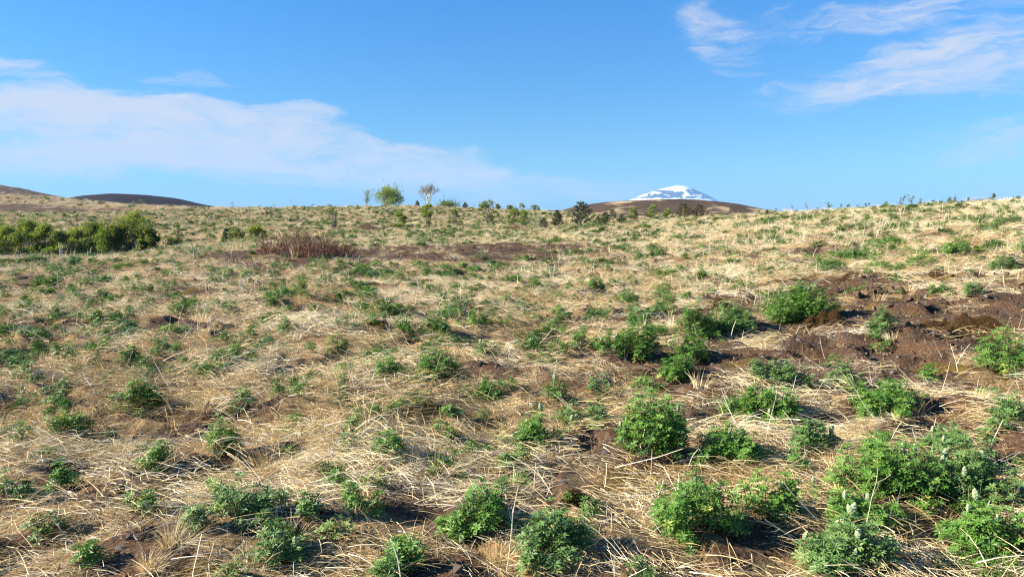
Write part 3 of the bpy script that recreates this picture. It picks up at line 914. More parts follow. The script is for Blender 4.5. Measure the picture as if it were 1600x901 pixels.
BIG = [  # px, foot row, width, height, kind, buds, label
    (1405, 785, 170, 112, 'fresh', .10, 'bushy bright green lupin, left half of the broadest double clump'),
    (1530, 800, 160, 122, 'bluish', .20, 'dark bluish budding lupin, right half of the broadest double clump'),
    (1490, 705, 70, 50, 'bluish', .25, 'small budding lupin just behind the broadest double clump'),
    (1585, 900, 170, 95, 'fresh', .32, 'bright lupin with large star leaves and many pale buds, in front of the broadest clump'),
    (1335, 903, 165, 90, 'bluish', .42, 'grey-green lupin carrying the thickest cluster of pale flower spikes'),
    (1360, 838, 120, 50, 'fresh', .15, 'low lupin with a few buds growing behind the thickest cluster of flower spikes'),
    (1092, 838, 140, 112, 'fresh', .03, 'tall dense green lupin right behind a sheaf of fallen white stalks'),
    (1205, 815, 92, 78, 'fresh', 0, 'round compact green lupin beside the tall dense one behind the sheaf of stalks'),
    (1025, 716, 142, 108, 'fresh', .10, 'large domed green lupin at the lower edge of the bare red soil'),
    (1145, 728, 95, 62, 'fresh', .04, 'loose light green lupin between the large domed one and dry twigs'),
    (742, 836, 112, 75, 'fresh', .06, 'rounded bright yellow-green lupin beside a dark hollow and crossing stalks'),
    (862, 893, 132, 84, 'bluish', .06, 'spreading lupin with blue-green front beside a mossy dark hollow'),
    (632, 903, 95, 58, 'fresh', 0, 'low bright green lupin cushion surrounded by flattened straw'),
    (1392, 655, 120, 56, 'fresh', 0, 'wide green lupin with tall dry twigs in front of the straw nest'),
    (1578, 590, 82, 84, 'fresh', .02, 'upright bright green lupin on the upper side of the straw nest'),
    (1588, 672, 80, 62, 'bluish', .03, 'blue-green lupin below the upright one by the straw nest'),
    (1252, 506, 120, 58, 'fresh', 0, 'wide green lupin next to a brown moss hummock on the bare soil'),
    (1150, 522, 78, 48, 'bluish', 0, 'pale bluish lupin at the left tip of the bare soil bank'),
    (1382, 532, 48, 42, 'bluish', 0, 'small lone lupin standing in the middle of the bare soil'),
    (1210, 660, 92, 52, 'fresh', .03, 'leafy lupin with bleached stalks rising from it below the bare soil'),
    (1232, 612, 95, 44, 'bluish', .03, 'low grey-green lupin on the lower rim of the bare soil'),
    (1320, 610, 70, 40, 'bluish', 0, 'thin grey-green lupin full of dry twigs on the rim of the bare soil'),
    (990, 562, 95, 58, 'fresh', .08, 'dense green lupin with white buds above the dark eroded notch'),
    (1085, 566, 62, 52, 'fresh', 0, 'upright green lupin at the left end of the red soil'),
    (1090, 524, 62, 40, 'fresh', 0, 'bright green lupin in the row climbing beside the soil bank'),
    (1058, 597, 62, 38, 'fresh', 0, 'low lupin trailing down from the left end of the red soil'),
    (835, 702, 92, 60, 'fresh', .02, 'dark green lupin in front of pale combed straw'),
    (918, 668, 64, 44, 'bluish', .08, 'thin budding lupin between combed straw and the large domed lupin'),
    (1270, 712, 80, 44, 'bluish', .08, 'sparse grey-green lupin beside the broadest double clump'),
    (935, 456, 32, 22, 'fresh', 0, 'tight dark green ball-shaped lupin on the pale slope'),
    (680, 590, 88, 52, 'fresh', 0, 'sturdy green lupin throwing a long black shadow'),
    (606, 596, 54, 44, 'fresh', .03, 'yellow-green lupin beside the sturdy one with the long shadow'),
    (380, 812, 96, 62, 'bluish', .02, 'broad blue-green lupin in shaded straw near a small dark clod'),
    (430, 884, 80, 52, 'bluish', .05, 'silvery lupin with yellow lower leaves among fallen stalks'),
    (300, 835, 56, 42, 'bluish', 0, 'small silvery lupin above the dark clod'),
    (492, 815, 50, 42, 'bluish', 0, 'dark little lupin at the edge of a shaded dip'),
    (250, 738, 54, 46, 'fresh', 0, 'dark green lupin at the head of a long shadowed bank'),
    (345, 708, 54, 44, 'fresh', 0, 'two-headed green lupin beside the long shadowed bank'),
    (20, 778, 62, 46, 'bluish', 0, 'bluish lupin standing among thin pale stalks'),
    (90, 764, 54, 34, 'fresh', 0, 'flat bright green lupin above a strip of red soil'),
    (210, 645, 80, 40, 'fresh', 0, 'shaded lupin below a spray of white stalks'),
    (100, 688, 64, 48, 'fresh', 0, 'full green lupin in golden grass'),
    (606, 718, 58, 46, 'fresh', 0, 'two dark rosettes of lupin next to leaning stalks'),
    (145, 886, 34, 34, 'fresh', 0, 'little bright lupin on dark mossy soil'),
    (560, 800, 60, 44, 'fresh', 0, 'leggy lupin growing through an arch of stalks'),
    (1160, 660, 60, 40, 'fresh', 0, 'dark lupin beside the bleached stalks below the bare soil'),
    (760, 630, 54, 30, 'fresh', 0, 'straggling lupin with yellow stems in combed straw'),
]
for i, (px, row, wp, hp, kd, bd, lab) in enumerate(BIG):
    y = pix(px, row)[1]
    lupin(px, row, wp * 1.06, hp * 1.04, kd, lab, bd * .55, leaf_parts=int(np.clip(110 * (4.2 / y) ** 1.0, 24, 110)))
MID = [(255, 556, 58, 28), (525, 556, 48, 28), (100, 566, 48, 42), (200, 580, 60, 30), (165, 545, 36, 22), (330, 590, 60, 30), (370, 580, 60, 28),
       (370, 655, 54, 38), (530, 620, 44, 34), (285, 494, 54, 22), (355, 488, 34, 22), (640, 528, 62, 30), (580, 510, 44, 26), (720, 490, 66, 28),
       (740, 510, 60, 24), (440, 525, 44, 28), (30, 592, 50, 36), (460, 620, 40, 24), (610, 650, 50, 34), (30, 640, 40, 30), (870, 520, 50, 30),
       (940, 500, 60, 30), (1000, 515, 60, 34), (1040, 470, 44, 24), (975, 475, 60, 26), (905, 545, 50, 30), (830, 545, 44, 26), (760, 555, 40, 24),
       (1220, 384, 34, 16), (1245, 370, 20, 10), (1380, 385, 60, 20), (1360, 360, 24, 14), (1430, 360, 26, 12), (1460, 358, 26, 12),
       (1535, 345, 40, 14), (1575, 350, 50, 22), (1500, 395, 60, 22), (1440, 410, 60, 24), (1575, 425, 60, 26), (1520, 465, 44, 22), (1345, 405, 80, 20),
       (1290, 420, 60, 18), (1330, 360, 24, 10), (1030, 402, 44, 20), (1000, 408, 36, 18), (1080, 385, 24, 14), (935, 380, 20, 12), (1140, 395, 24, 12),
       (510, 445, 34, 22), (470, 455, 40, 26), (390, 435, 44, 18), (210, 455, 50, 22), (130, 450, 36, 20), (60, 445, 34, 18), (265, 452, 30, 18),
       (700, 428, 40, 18), (620, 440, 30, 16), (560, 430, 34, 16), (755, 405, 24, 16), (660, 420, 28, 14), (40, 490, 40, 24), (100, 475, 34, 20),
       (170, 480, 34, 20), (420, 480, 34, 20), (1130, 690, 40, 24), (700, 690, 40, 26), (450, 720, 40, 26), (550, 690, 36, 24), (160, 700, 40, 26),
       (700, 650, 36, 22), (60, 840, 60, 40), (220, 800, 50, 36), (330, 770, 44, 30), (530, 760, 40, 30), (680, 740, 40, 28), (790, 740, 40, 26),
       (870, 620, 40, 24), (940, 620, 50, 30), (1010, 610, 50, 28), (1460, 590, 40, 26), (1545, 620, 40, 30), (1370, 720, 50, 34), (1250, 740, 50, 30)]
def mid_label(px, row, y, kind, size):
    """which of the many small clumps: colour, size and what it grows beside"""
    colour = {'fresh': 'bright green', 'bluish': 'blue-green'}[kind]
    sz = 'tiny' if size < .24 else 'small' if size < .36 else 'middling' if size < .5 else 'wide'
    if y < 5: zone = 'in the flattened straw among the big leafy lupins'
    elif y < 8: zone = 'in the open straw before the long shadowed banks' if px < 800 else 'in the straw around the bare red soil'
    elif px > 1400: zone = 'high on the rising slope under the crest saplings'
    elif px > 1150: zone = 'on the rising slope just above the bare soil'
    elif y > 18: zone = 'in the straw just before the grove and soil strip' if px < 600 else 'on the pale slope below the pines'
    else: zone = 'on the straw slope looking toward the grove' if px < 500 else 'on the straw slope looking toward the red twigs' if px < 800 else 'on the straw slope below the largest pine'
    return f'{sz} {colour} lupin clump {zone}', 'lupins ' + zone
placed = []
for (px, row, wp, hp) in MID:
    x, y, z = pix(px, row)
    kd = 'fresh' if rng.random() < .6 else 'bluish'
    lab, grp = mid_label(px, row, y, kd, wp * y / F)
    lupin(px, row, wp, hp, kd, lab, .03, leaf_parts=int(np.clip(24 * (7 / y), 0, 24)) if y < 9 else 0, group=grp, dens=rng.uniform(90, 200))
    placed.append((x, y))
for b in BIG:
    placed.append(pix(b[0], b[1])[:2])
# more of the same, copied from a few built clumps (parts copied with them)
PROTO = []
for i in range(8):
    lv, st, bd = lupin_plan(.30 + .05 * (i % 4), .10 + .025 * (i % 3), 900 + i, dens=110 + 25 * (i % 5), bud=0)
    kd = 'fresh' if i % 2 else 'bluish'
    PROTO.append((foliage_mb(lv).mesh('foliage', M_LEAF[kd]), stems_mb(lv, st).mesh('stem', M_STEM)))
cand = []
x, y = wedge(3.0, 27, 1.25, .70)
gz = ground_z(x, y)
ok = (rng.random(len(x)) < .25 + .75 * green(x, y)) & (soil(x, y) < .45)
for xx, yy, zz in zip(x[ok], y[ok], gz[ok]):
    if min((xx - a) ** 2 + (yy - b) ** 2 for a, b in placed) > .30 ** 2:
        placed.append((xx, yy)); cand.append((xx, yy, zz))
cand.sort(key=lambda c: c[1])
extra = cand[:175]
far_left = cand[175:]
for (xx, yy, zz) in extra:
    row = HORIZON + (EYE - zz) / yy * F
    px = 800 + xx / yy * F
    s = random.uniform(.5, 1.1) if yy < 8 else random.uniform(.7, 1.5)
    ip = random.randrange(8)
    lab, grp = mid_label(px, row, yy, 'fresh' if ip % 2 else 'bluish', s * (.30 + .05 * (ip % 4)))
    root = empty('lupin_plant', (xx, yy, zz - .01), lab, 'lupin', grp, random.random() * 6.28)
    root.scale = (s, s, s)
    fm, sm = PROTO[ip]
    for nm, me in (('foliage', fm), ('stem', sm)):
        ob = bpy.data.objects.new(nm, me); COL.objects.link(ob); ob.parent = root
        ob['kind'] = 'stuff'

def src_farlupin(i):
    lv, st, bd = lupin_plan(.36 + .06 * (i % 3), .15 + .025 * (i % 3), 500 + i, dens=150, maxshoots=20, leaves=7, bud=0)
    return foliage_mb(lv, FT, FF, 1.25)
C_FARL = source_collection('far_lupin', [src_farlupin(i) for i in range(6)], M_FARLUP)
def scatter_far_lupins():
    xs = [np.array([c[0] for c in far_left])]; ys = [np.array([c[1] for c in far_left])]; sc = [np.full(len(far_left), .9)]
    for r0, r1, dn, s in ((9, 27, 1.3, .75), (27, 48, 2.8, .85), (48, 140, 2.6, 1.0), (140, 300, .08, 2.0)):
        x, y = wedge(r0, r1, dn)
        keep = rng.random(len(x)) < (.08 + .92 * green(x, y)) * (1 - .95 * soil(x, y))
        xs.append(x[keep]); ys.append(y[keep]); sc.append(s * rng.uniform(.55, 1.4, keep.sum()))
    x = np.concatenate(xs); y = np.concatenate(ys); s = np.concatenate(sc)
    scatter('far_lupins', 'countless small lupin clumps speckling the far slopes', 'lupins', C_FARL, np.stack([x, y, ground_z(x, y)], 1),
            np.stack([0 * x, 0 * x, rng.random(len(x)) * 6.28], 1), s, rng.random(len(x)))
scatter_far_lupins()
def src_seedling(i):
    lv, st, bd = lupin_plan(.10 + .05 * (i % 3), .05 + .02 * (i % 4), 800 + i, dens=400, maxshoots=2 + i % 4, leaves=7, bud=0)
    return foliage_mb([(p, R, s_ * .8, tn, q, o) for (p, R, s_, tn, q, o) in lv])
C_SEED = source_collection('seedling', [src_seedling(i) for i in range(8)], M_FARLUP)
def scatter_seedlings():
    xs = []; ys = []; sc = []
    for r0, r1, dn, s in ((1.8, 8, 11, .9), (8, 20, 9, 1.1), (20, 45, 4.2, 1.4), (45, 140, 1.6, 2.0)):
        x, y = wedge(r0, r1, dn)
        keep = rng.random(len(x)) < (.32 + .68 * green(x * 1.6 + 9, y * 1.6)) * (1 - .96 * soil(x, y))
        xs.append(x[keep]); ys.append(y[keep]); sc.append(s * rng.uniform(.6, 1.5, keep.sum()))
    x = np.concatenate(xs); y = np.concatenate(ys); s = np.concatenate(sc)
    scatter('lupin_seedlings', 'tiny green lupin shoots coming up all through the straw', 'seedlings', C_SEED, np.stack([x, y, ground_z(x, y)], 1),
            np.stack([0 * x, 0 * x, rng.random(len(x)) * 6.28], 1), s, np.clip(rng.normal(.45, .25, len(x)), 0, 1))
scatter_seedlings()

# ------------------------------------------------------------------ single grass tufts, stalks, moss, stones
def grass_tuft(px, row, wpx, hpx, label, n=260, lean=.35):
    x, y, z = pix(px, row)
    h = hpx * y / F * 1.05; wd = wpx * y / F
    mb = MB()
    for i in range(n):
        a = rng.random() * 6.283; q = math.sqrt(rng.random())
        bx, by = .38 * wd * q * math.cos(a), .38 * wd * q * math.sin(a)
        sp = q * wd / max(h, .05) * .55 + abs(rng.normal()) * .25
        strip(mb, (bx, by, -.01), (math.cos(a) * sp + lean, math.sin(a) * sp, 1), h * rng.uniform(.35, 1.2), rng.uniform(.0016, .003), rng.uniform(.5, 2.2), 4,
              np.clip(rng.normal(.62, .2), 0, 1))
    o = mb.obj('grass_tuft', M_TUFT)
    o.location = (x, y, z)
    tag(o, label, 'grass tuft', 'blond grass tufts')
for a in [(430, 735, 80, 70, 'large blond grass tuft leaning over a dark hollow'),
          (275, 850, 60, 56, 'golden grass tuft fanning out above the dark clod'),
          (465, 842, 54, 44, 'stiff golden tuft between two bluish lupins'),
          (545, 600, 90, 52, 'wide pale tuft combed over beside the yellow-green lupin'),
          (150, 668, 80, 46, 'sunlit blond tuft beside the shaded lupin'),
          (690, 735, 70, 56, 'tall blond tuft behind the dark rosettes of lupin'),
          (810, 770, 44, 40, 'short golden tuft at the edge of the bare patch'),
          (1200, 545, 36, 18, 'small pale tuft alone on the red soil'),
          (1375, 425, 60, 16, 'low pale tuft on the upper soil bank'),
          (1455, 615, 120, 34, 'wide nest of combed straw beside the bare soil'),
          (40, 700, 60, 40, 'blond tuft above the shadowed bank edge'),
          (330, 640, 70, 36, 'soft golden tuft among small lupins'),
          (235, 890, 36, 40, 'small brown tuft on the dark mossy soil'),
          (1000, 800, 60, 34, 'loose golden tuft beside the sheaf of white stalks'),
          (905, 885, 50, 36, 'pale tuft on the rim of the mossy dark hollow')]:
    grass_tuft(*a)

STALK_SPOTS = [(790, 895, 14, 110), (770, 880, -60, 100), (795, 870, 5, 120), (690, 700, -40, 60), (1140, 715, -45, 130), (1165, 705, -15, 110), (1195, 690, 10, 90),
               (1115, 740, -25, 90), (1260, 640, 15, 70), (1235, 630, 0, 50), (1380, 660, -50, 100), (1375, 640, -20, 80), (1305, 840, -35, 170), (1345, 845, 6, 130),
               (1300, 880, -50, 150), (935, 860, -15, 60), (955, 830, 0, 40), (860, 770, -30, 50), (100, 790, 0, 40), (15, 800, 10, 60), (540, 700, 40, 80),
               (620, 690, 5, 60), (570, 660, -30, 60), (410, 620, -40, 50), (150, 615, -45, 55), (165, 620, -10, 45), (190, 600, 12, 60), (245, 625, -8, 40),
               (600, 580, -45, 70), (640, 560, -40, 70), (675, 600, 12, 50), (1290, 560, -25, 40), (1475, 560, -30, 40), (1325, 470, -20, 35), (1240, 460, -35, 55),
               (1470, 615, 5, 60), (1525, 610, 2, 30), (1540, 800, -60, 110), (1585, 810, -55, 110), (1530, 815, 0, 50), (1555, 860, 8, 70), (880, 560, -40, 70),
               (940, 590, -30, 80), (955, 600, -25, 60), (865, 600, -3, 50), (1010, 545, -30, 50), (230, 870, -20, 70), (255, 820, -30, 60), (120, 850, -40, 60), (60, 600, -5, 40)]
for i, (px, row, lean, lp) in enumerate(STALK_SPOTS):
    x, y, z = pix(px, row)
    L = lp * y / F
    a = math.radians(lean)
    d = np.array([math.sin(a), rng.normal() * .2, math.cos(a)])
    pts = [np.array([0, 0, -.02])]
    for k in range(5):
        d = d + rng.normal(size=3) * .07; d /= np.linalg.norm(d)
        pts.append(pts[-1] + d * L / 5)
    mb = MB()
    r0 = rng.uniform(.0018, .0028)
    mb.tube(pts, np.linspace(r0, r0 * .5, 6), 5, rng.uniform(.5, .95))
    if L > .18:
        for k in (3, 4):
            dd = d + rng.normal(size=3) * .6; dd /= np.linalg.norm(dd)
            mb.tube([pts[k], pts[k] + dd * L * .14, pts[k] + dd * L * .22 + np.array([0, 0, .01])], [r0 * .5, r0 * .4, r0 * .3], 3, .7)
    o = mb.obj('dry_stalk', M_STALK)
    o.location = (x, y, z)
    pose = 'upright' if abs(lean) < 13 else 'slightly leaning' if abs(lean) < 36 else 'steeply leaning'
    sz = 'short' if L < .2 else 'medium' if L < .4 else 'long'
    zone = 'around the bare red soil' if px > 850 and row < 680 else 'beside the big leafy lupins' if px > 850 else 'in the sunlit straw field'
    tag(o, f'{sz} {pose} bleached dead lupin stalk standing {zone}', 'stalk', 'dead stalks ' + zone)

def lump_mesh(name, rx, ry, rz, seed, mat, rough=.25, sub=3, flat=0.0):
    import bmesh
    bm = bmesh.new()
    bmesh.ops.create_icosphere(bm, subdivisions=sub, radius=1.0)
    r = np.random.default_rng(seed)
    off = r.uniform(-50, 50, 2)
    for v in bm.verts:
        c = v.co.copy()
        k = 1 + rough * float(fbm(c.x * 1.3 + off[0] + c.z, c.y * 1.3 + off[1] - c.z * .7, 4, 3))
        zz = c.z * k * rz
        if flat: zz = max(zz, -flat)
        v.co = (c.x * k * rx, c.y * k * ry, zz)
    me = bpy.data.meshes.new(name)
    bm.to_mesh(me); bm.free()
    me.materials.append(mat)
    return me
def rock_material(name, a, b, sc):
    m, t = material(name)
    tcn = t.n('ShaderNodeTexCoord').outputs['Object']
    n = t.noise(tcn, sc, 5, .7); n2 = t.noise(tcn, sc * 5, 4, .7)
    col = t.mix(t.step(t.m('ADD', t.m('MULTIPLY', n, .6), t.m('MULTIPLY', n2, .4)), .35, .65), a, b)
    bp = t.n('ShaderNodeBump', {'Strength': 1.0, 'Distance': .02, 'Height': n2})
    finish(t, t.n('ShaderNodeBsdfPrincipled', {'Base Color': col, 'Roughness': .95, 'Specular IOR Level': .15, 'Normal': bp.outputs[0]}).outputs[0])
    return m
M_LAVA = rock_material('lava_stone', (.06, .040, .028), (.20, .140, .10), 22)
M_TAN = rock_material('tan_stone', (.22, .14, .07), (.42, .29, .16), 18)
M_MOSS = rock_material('rust_moss', (.030, .015, .006), (.095, .050, .016), 60)
M_GREY = rock_material('grey_stone', (.14, .115, .095), (.38, .33, .28), 30)
M_CLOD = rock_material('dark_clod', (.012, .009, .008), (.045, .032, .026), 40)

def moss_hummock(px, row, wpx, hpx, label, seed):
    """low mound with a fuzz of short moss shoots"""
    x, y, z = pix(px, row)
    W2 = wpx * y / F / 2 * .8; H = hpx * y / F * .6
    yc = y + W2 * .4; zc = float(ground_z(x, yc))
    root = empty('moss_hummock', (x, yc, zc), label, 'moss', 'moss hummocks on the bare soil')
    V = []; Fc = []; nr_, na_ = 16, 40
    for i in range(nr_ + 1):
        for j in range(na_):
            t_ = i / nr_; an = 2 * math.pi * j / na_
            rr = W2 * t_ * (1 + .28 * math.sin(2 * an + seed) + .16 * math.sin(5 * an + 2 * seed))
            V.append((rr * math.cos(an), .7 * rr * math.sin(an), t_))
    V = np.array(V); t_ = V[:, 2].copy()
    nz = fbm(V[:, 0] * 9 + seed, V[:, 1] * 9, 4, 3)
    V[:, 2] = ground_z(x + V[:, 0], yc + V[:, 1]) - zc + H * (1 - t_ ** 2) * (1 + 1.1 * nz) - .03 * t_ ** 4
    for i in range(nr_):
        for j in range(na_):
            k = (j + 1) % na_
            Fc.append((i * na_ + j, (i + 1) * na_ + j, (i + 1) * na_ + k, i * na_ + k))
    me = bpy.data.meshes.new('mound'); me.from_pydata(V.tolist(), [], Fc); me.materials.append(M_MOSS); me.update()
    o = bpy.data.objects.new('mound', me); COL.objects.link(o); o.parent = root
    mb = MB()
    r = np.random.default_rng(seed)
    co = np.array([v.co for v in me.vertices]); no = np.array([v.normal for v in me.vertices])
    for k in r.integers(0, len(co), 3500):
        p = co[k] + r.normal(size=3) * .006; d = no[k] + r.normal(size=3) * .6; d /= np.linalg.norm(d)
        s = np.cross(d, r.normal(size=3)); s /= np.linalg.norm(s)
        L = r.uniform(.010, .035)
        mb.add([p - s * .002, p + s * .002, p + d * L], [(0, 1, 2)], r.random())
    f = mb.obj('moss_fuzz', M_MOSSF, root); f['kind'] = 'stuff'
M_MOSSF = leafy_material('rust_moss_shoots', [(0, (.03, .016, .006)), (.6, (.11, .06, .018)), (1, (.22, .15, .05))], trans=.1, rough=.9)
for k, a in enumerate([(1292, 508, 80, 26, 'dark brown moss hummock touching the wide green lupin on the soil'),
                       (1510, 518, 150, 26, 'broad rust-red moss hummock on the bare soil'),
                       (1330, 436, 62, 12, 'low olive-brown moss hummock on the upper soil bank'),
                       (1470, 430, 50, 9, 'small dark overhanging moss hummock at the upper soil edge'),
                       (1130, 478, 60, 12, 'flat olive moss hummock between lupins left of the soil bank'),
                       (900, 790, 80, 22, 'yellow-green moss hummock above the spreading blue-green lupin'),
                       (1580, 368, 30, 9, 'rust moss hummock under the lupins on the rising slope')]):
    moss_hummock(*a, 40 + k)
def stone(px, row, spx, mat, label, seed, group=None):
    x, y, z = pix(px, row)
    s = spx * y / F / 2
    r = np.random.default_rng(seed)
    me = lump_mesh('stone', s, s * r.uniform(.6, .9), s * r.uniform(.45, .75), seed, mat, .9, 3)
    o = bpy.data.objects.new('stone', me); COL.objects.link(o)
    o.location = (x, y, z + s * .15); o.rotation_euler = (r.normal() * .2, r.normal() * .2, r.random() * 6)
    tag(o, label, 'stone', group)
stone(1492, 545, 14, M_TAN, 'tan angular stone at the foot of the rust-red moss hummock', 3)
stone(246, 655, 11, M_TAN, 'small orange-brown stone in the golden straw', 4)
stone(238, 842, 26, M_CLOD, 'black crumbly clod on the dark mossy soil', 5)
for k, (px, row, s) in enumerate([(1262, 445, 12), (1362, 452, 20), (1375, 456, 14), (1340, 462, 16), (1400, 455, 22), (1300, 470, 12), (1420, 470, 12), (1450, 480, 16), (1500, 512, 18),
                                  (1480, 525, 16), (1385, 555, 12), (1420, 508, 14), (1240, 555, 8), (1230, 548, 9), (1330, 540, 8), (1290, 575, 8), (1445, 520, 14), (1530, 470, 12),
                                  (1210, 548, 8), (1390, 480, 10), (1310, 455, 14), (1180, 590, 8), (1470, 470, 12), (1350, 500, 10)]):
    stone(px, row, s, M_LAVA, ('large' if s > 15 else 'middling' if s > 10 else 'pebble-sized') + ' dark lava stone on the bare soil ' + ('at its upper bank' if row < 490 else 'at its open lower part'), 60 + k, 'lava stones on the bare soil')
def gravel():
    c = bpy.data.collections.new('gravel_source')
    for i in range(5):
        me = lump_mesh('pebble', 1, .8, .6, 200 + i, [M_LAVA, M_GREY, M_CLOD, M_GREY, M_TAN][i], .8, 1)
        c.objects.link(bpy.data.objects.new(f'pebble_{i}', me))
    x, y = wedge(2.2, 8, 220)
    x2, y2 = wedge(8, 19, 110)
    x = np.concatenate([x, x2]); y = np.concatenate([y, y2])
    k = rng.random(len(x)) < soil(x, y) ** 2 * .8
    x, y = x[k], y[k]
    s = np.minimum(rng.lognormal(math.log(.009), .65, len(x)) * (1 + .5 * sst(6, 14, y)), .05)
    scatter('gravel', 'dark reddish gravel strewn over the bare soil', 'gravel', c, np.stack([x, y, ground_z(x, y)], 1), rng.random((len(x), 3)) * 6, s, rng.random(len(x)))
gravel()

# ------------------------------------------------------------------ trees and shrubs
def leaf_mat(name, a, b, trans=.3):
    return leafy_material(name, [(0, a), (1, b)], trans)
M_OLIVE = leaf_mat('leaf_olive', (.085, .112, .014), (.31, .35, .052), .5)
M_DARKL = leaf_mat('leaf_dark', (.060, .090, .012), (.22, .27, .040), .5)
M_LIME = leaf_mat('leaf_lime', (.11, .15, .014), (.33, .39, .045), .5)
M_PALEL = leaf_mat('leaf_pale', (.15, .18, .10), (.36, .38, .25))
M_PINE = leaf_mat('pine_needles', (.022, .035, .012), (.095, .115, .035), .1)
M_GOLDP = leaf_mat('pine_needles_golden', (.045, .045, .012), (.17, .14, .035), .1)
M_BARK = leaf_mat('bark_grey', (.12, .10, .08), (.25, .22, .18), 0)
M_PALEB = leaf_mat('bark_pale', (.36, .33, .28), (.62, .58, .50), 0)
M_REDT = leaf_mat('red_twig', (.15, .072, .045), (.40, .215, .135), 0)
M_REDB = leaf_mat('red_bud', (.18, .085, .04), (.40, .22, .09), .25)
LQ = np.array([[-.5, 0, 0], [0, -.28, .06], [.5, 0, 0], [0, .28, .06]])
def crown(mb, centres, rads, n, size, r, squash=.8):
    Ms = []; ts = []
    ks = r.choice(len(centres), n, p=np.array(rads) ** 2 / np.sum(np.array(rads) ** 2))
    for k in ks:
        d = r.normal(size=3); d /= np.linalg.norm(d)
        q = r.random() ** .45
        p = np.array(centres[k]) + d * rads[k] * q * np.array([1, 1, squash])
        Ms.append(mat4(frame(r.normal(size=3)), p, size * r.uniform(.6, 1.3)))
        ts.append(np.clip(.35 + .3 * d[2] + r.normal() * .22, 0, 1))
    mb.many(LQ, [(0, 1, 2, 3)], Ms, ts)
def leafy_tree(name, px, Yd, wpx, hpx, label, cat, group, leaf, bark, seed, nleaf=1700, leafsize=.09, open_=0.0, stems=3, low=.0, sink=0.0):
    if Yd > 100: Yd = crest(px, 85, 150)
    x, y, z = at_depth(px, Yd)
    r = np.random.default_rng(seed)
    W2 = wpx * Yd / F / 2; H = hpx * Yd / F
    root = empty(name, (x, y, z - sink), label, cat, group)
    tr = MB(); cen = []; rad = []
    nl = 20 if open_ < .5 else 36
    for i in range(nl):
        a = r.random() * 6.283; q = math.sqrt(r.random())
        h = r.uniform(.22 + low, 1.0)
        prof = math.sin(math.pi * min(1, max(.12, (h * .72 + .18)))) ** .8
        c = np.array([q * W2 * .8 * prof * math.cos(a), q * W2 * .8 * prof * math.sin(a), h * H * .92])
        cen.append(c); rad.append(max(W2 * r.uniform(.24, .42) * (1 - .6 * open_), .06))
    cen.append(np.array([r.normal() * W2 * .1, 0, H * .93])); rad.append(W2 * .22)
    bases = [np.array([r.normal() * W2 * .12, r.normal() * W2 * .12, -.05]) for _ in range(stems)]
    tr0 = max(.012 * H, .008)
    for i, c in enumerate(cen):
        b = bases[i % stems]
        m = b * .55 + c * .45 + np.array([0, 0, .12 * H]) + r.normal(size=3) * .03 * H
        tr.tube([b, m, c, c + (c - m) * .35], [tr0, tr0 * .7, tr0 * .35, tr0 * .15], 4, r.random())
        for _ in range(5):
            e = c + r.normal(size=3) * rad[i] * .8 + np.array([0, 0, rad[i] * .3])
            tr.tube([.4 * m + .6 * c, e], [tr0 * .3, tr0 * .1], 3, r.random())
    tr.obj('trunk', bark, root)
    cr = MB()
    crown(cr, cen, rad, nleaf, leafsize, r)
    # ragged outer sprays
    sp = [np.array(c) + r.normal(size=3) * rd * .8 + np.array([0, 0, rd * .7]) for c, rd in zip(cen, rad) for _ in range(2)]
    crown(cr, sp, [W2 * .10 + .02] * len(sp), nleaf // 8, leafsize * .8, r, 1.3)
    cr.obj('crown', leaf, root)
    return root
G = 'bushy trees of the grove in the hollow'
# the grove in the hollow on the left
for k, (px, Yd, w_, h_, lf, lab, sk) in enumerate([
        (-30, 50, 90, 72, M_DARKL, 'dark green bushy tree at the outer end of the grove', .2),
        (14, 51, 66, 74, M_OLIVE, 'olive-topped tree next to the outer end of the grove', .2),
        (46, 55, 56, 70, M_DARKL, 'dark tree with narrow olive crown deep in the grove', .2),
        (70, 52, 52, 80, M_OLIVE, 'tallest olive tree of the grove, above the pale trunk', .2),
        (96, 50, 44, 66, M_DARKL, 'dark birch with a pale slender trunk in the grove', .1),
        (122, 52, 52, 66, M_OLIVE, 'light olive bush in the middle of the grove', .1),
        (150, 54, 50, 70, M_DARKL, 'dark olive tree behind the brown undergrowth of the grove', .1),
        (180, 52, 56, 66, M_DARKL, 'dense dark bush next to the roundest tree of the grove', .1),
        (208, 53, 74, 76, M_OLIVE, 'big round olive tree at the open end of the grove', .1),
        (232, 51, 30, 44, M_DARKL, 'low dark bush skirting the big round olive tree', .0)]):
    leafy_tree('bushy_tree', px, Yd, w_ * 1.15, h_ * .80, lab, 'tree', G, lf, M_PALEB if k == 4 else M_BARK, 300 + k, 8000, .11, 0, 3, -.18, sk)
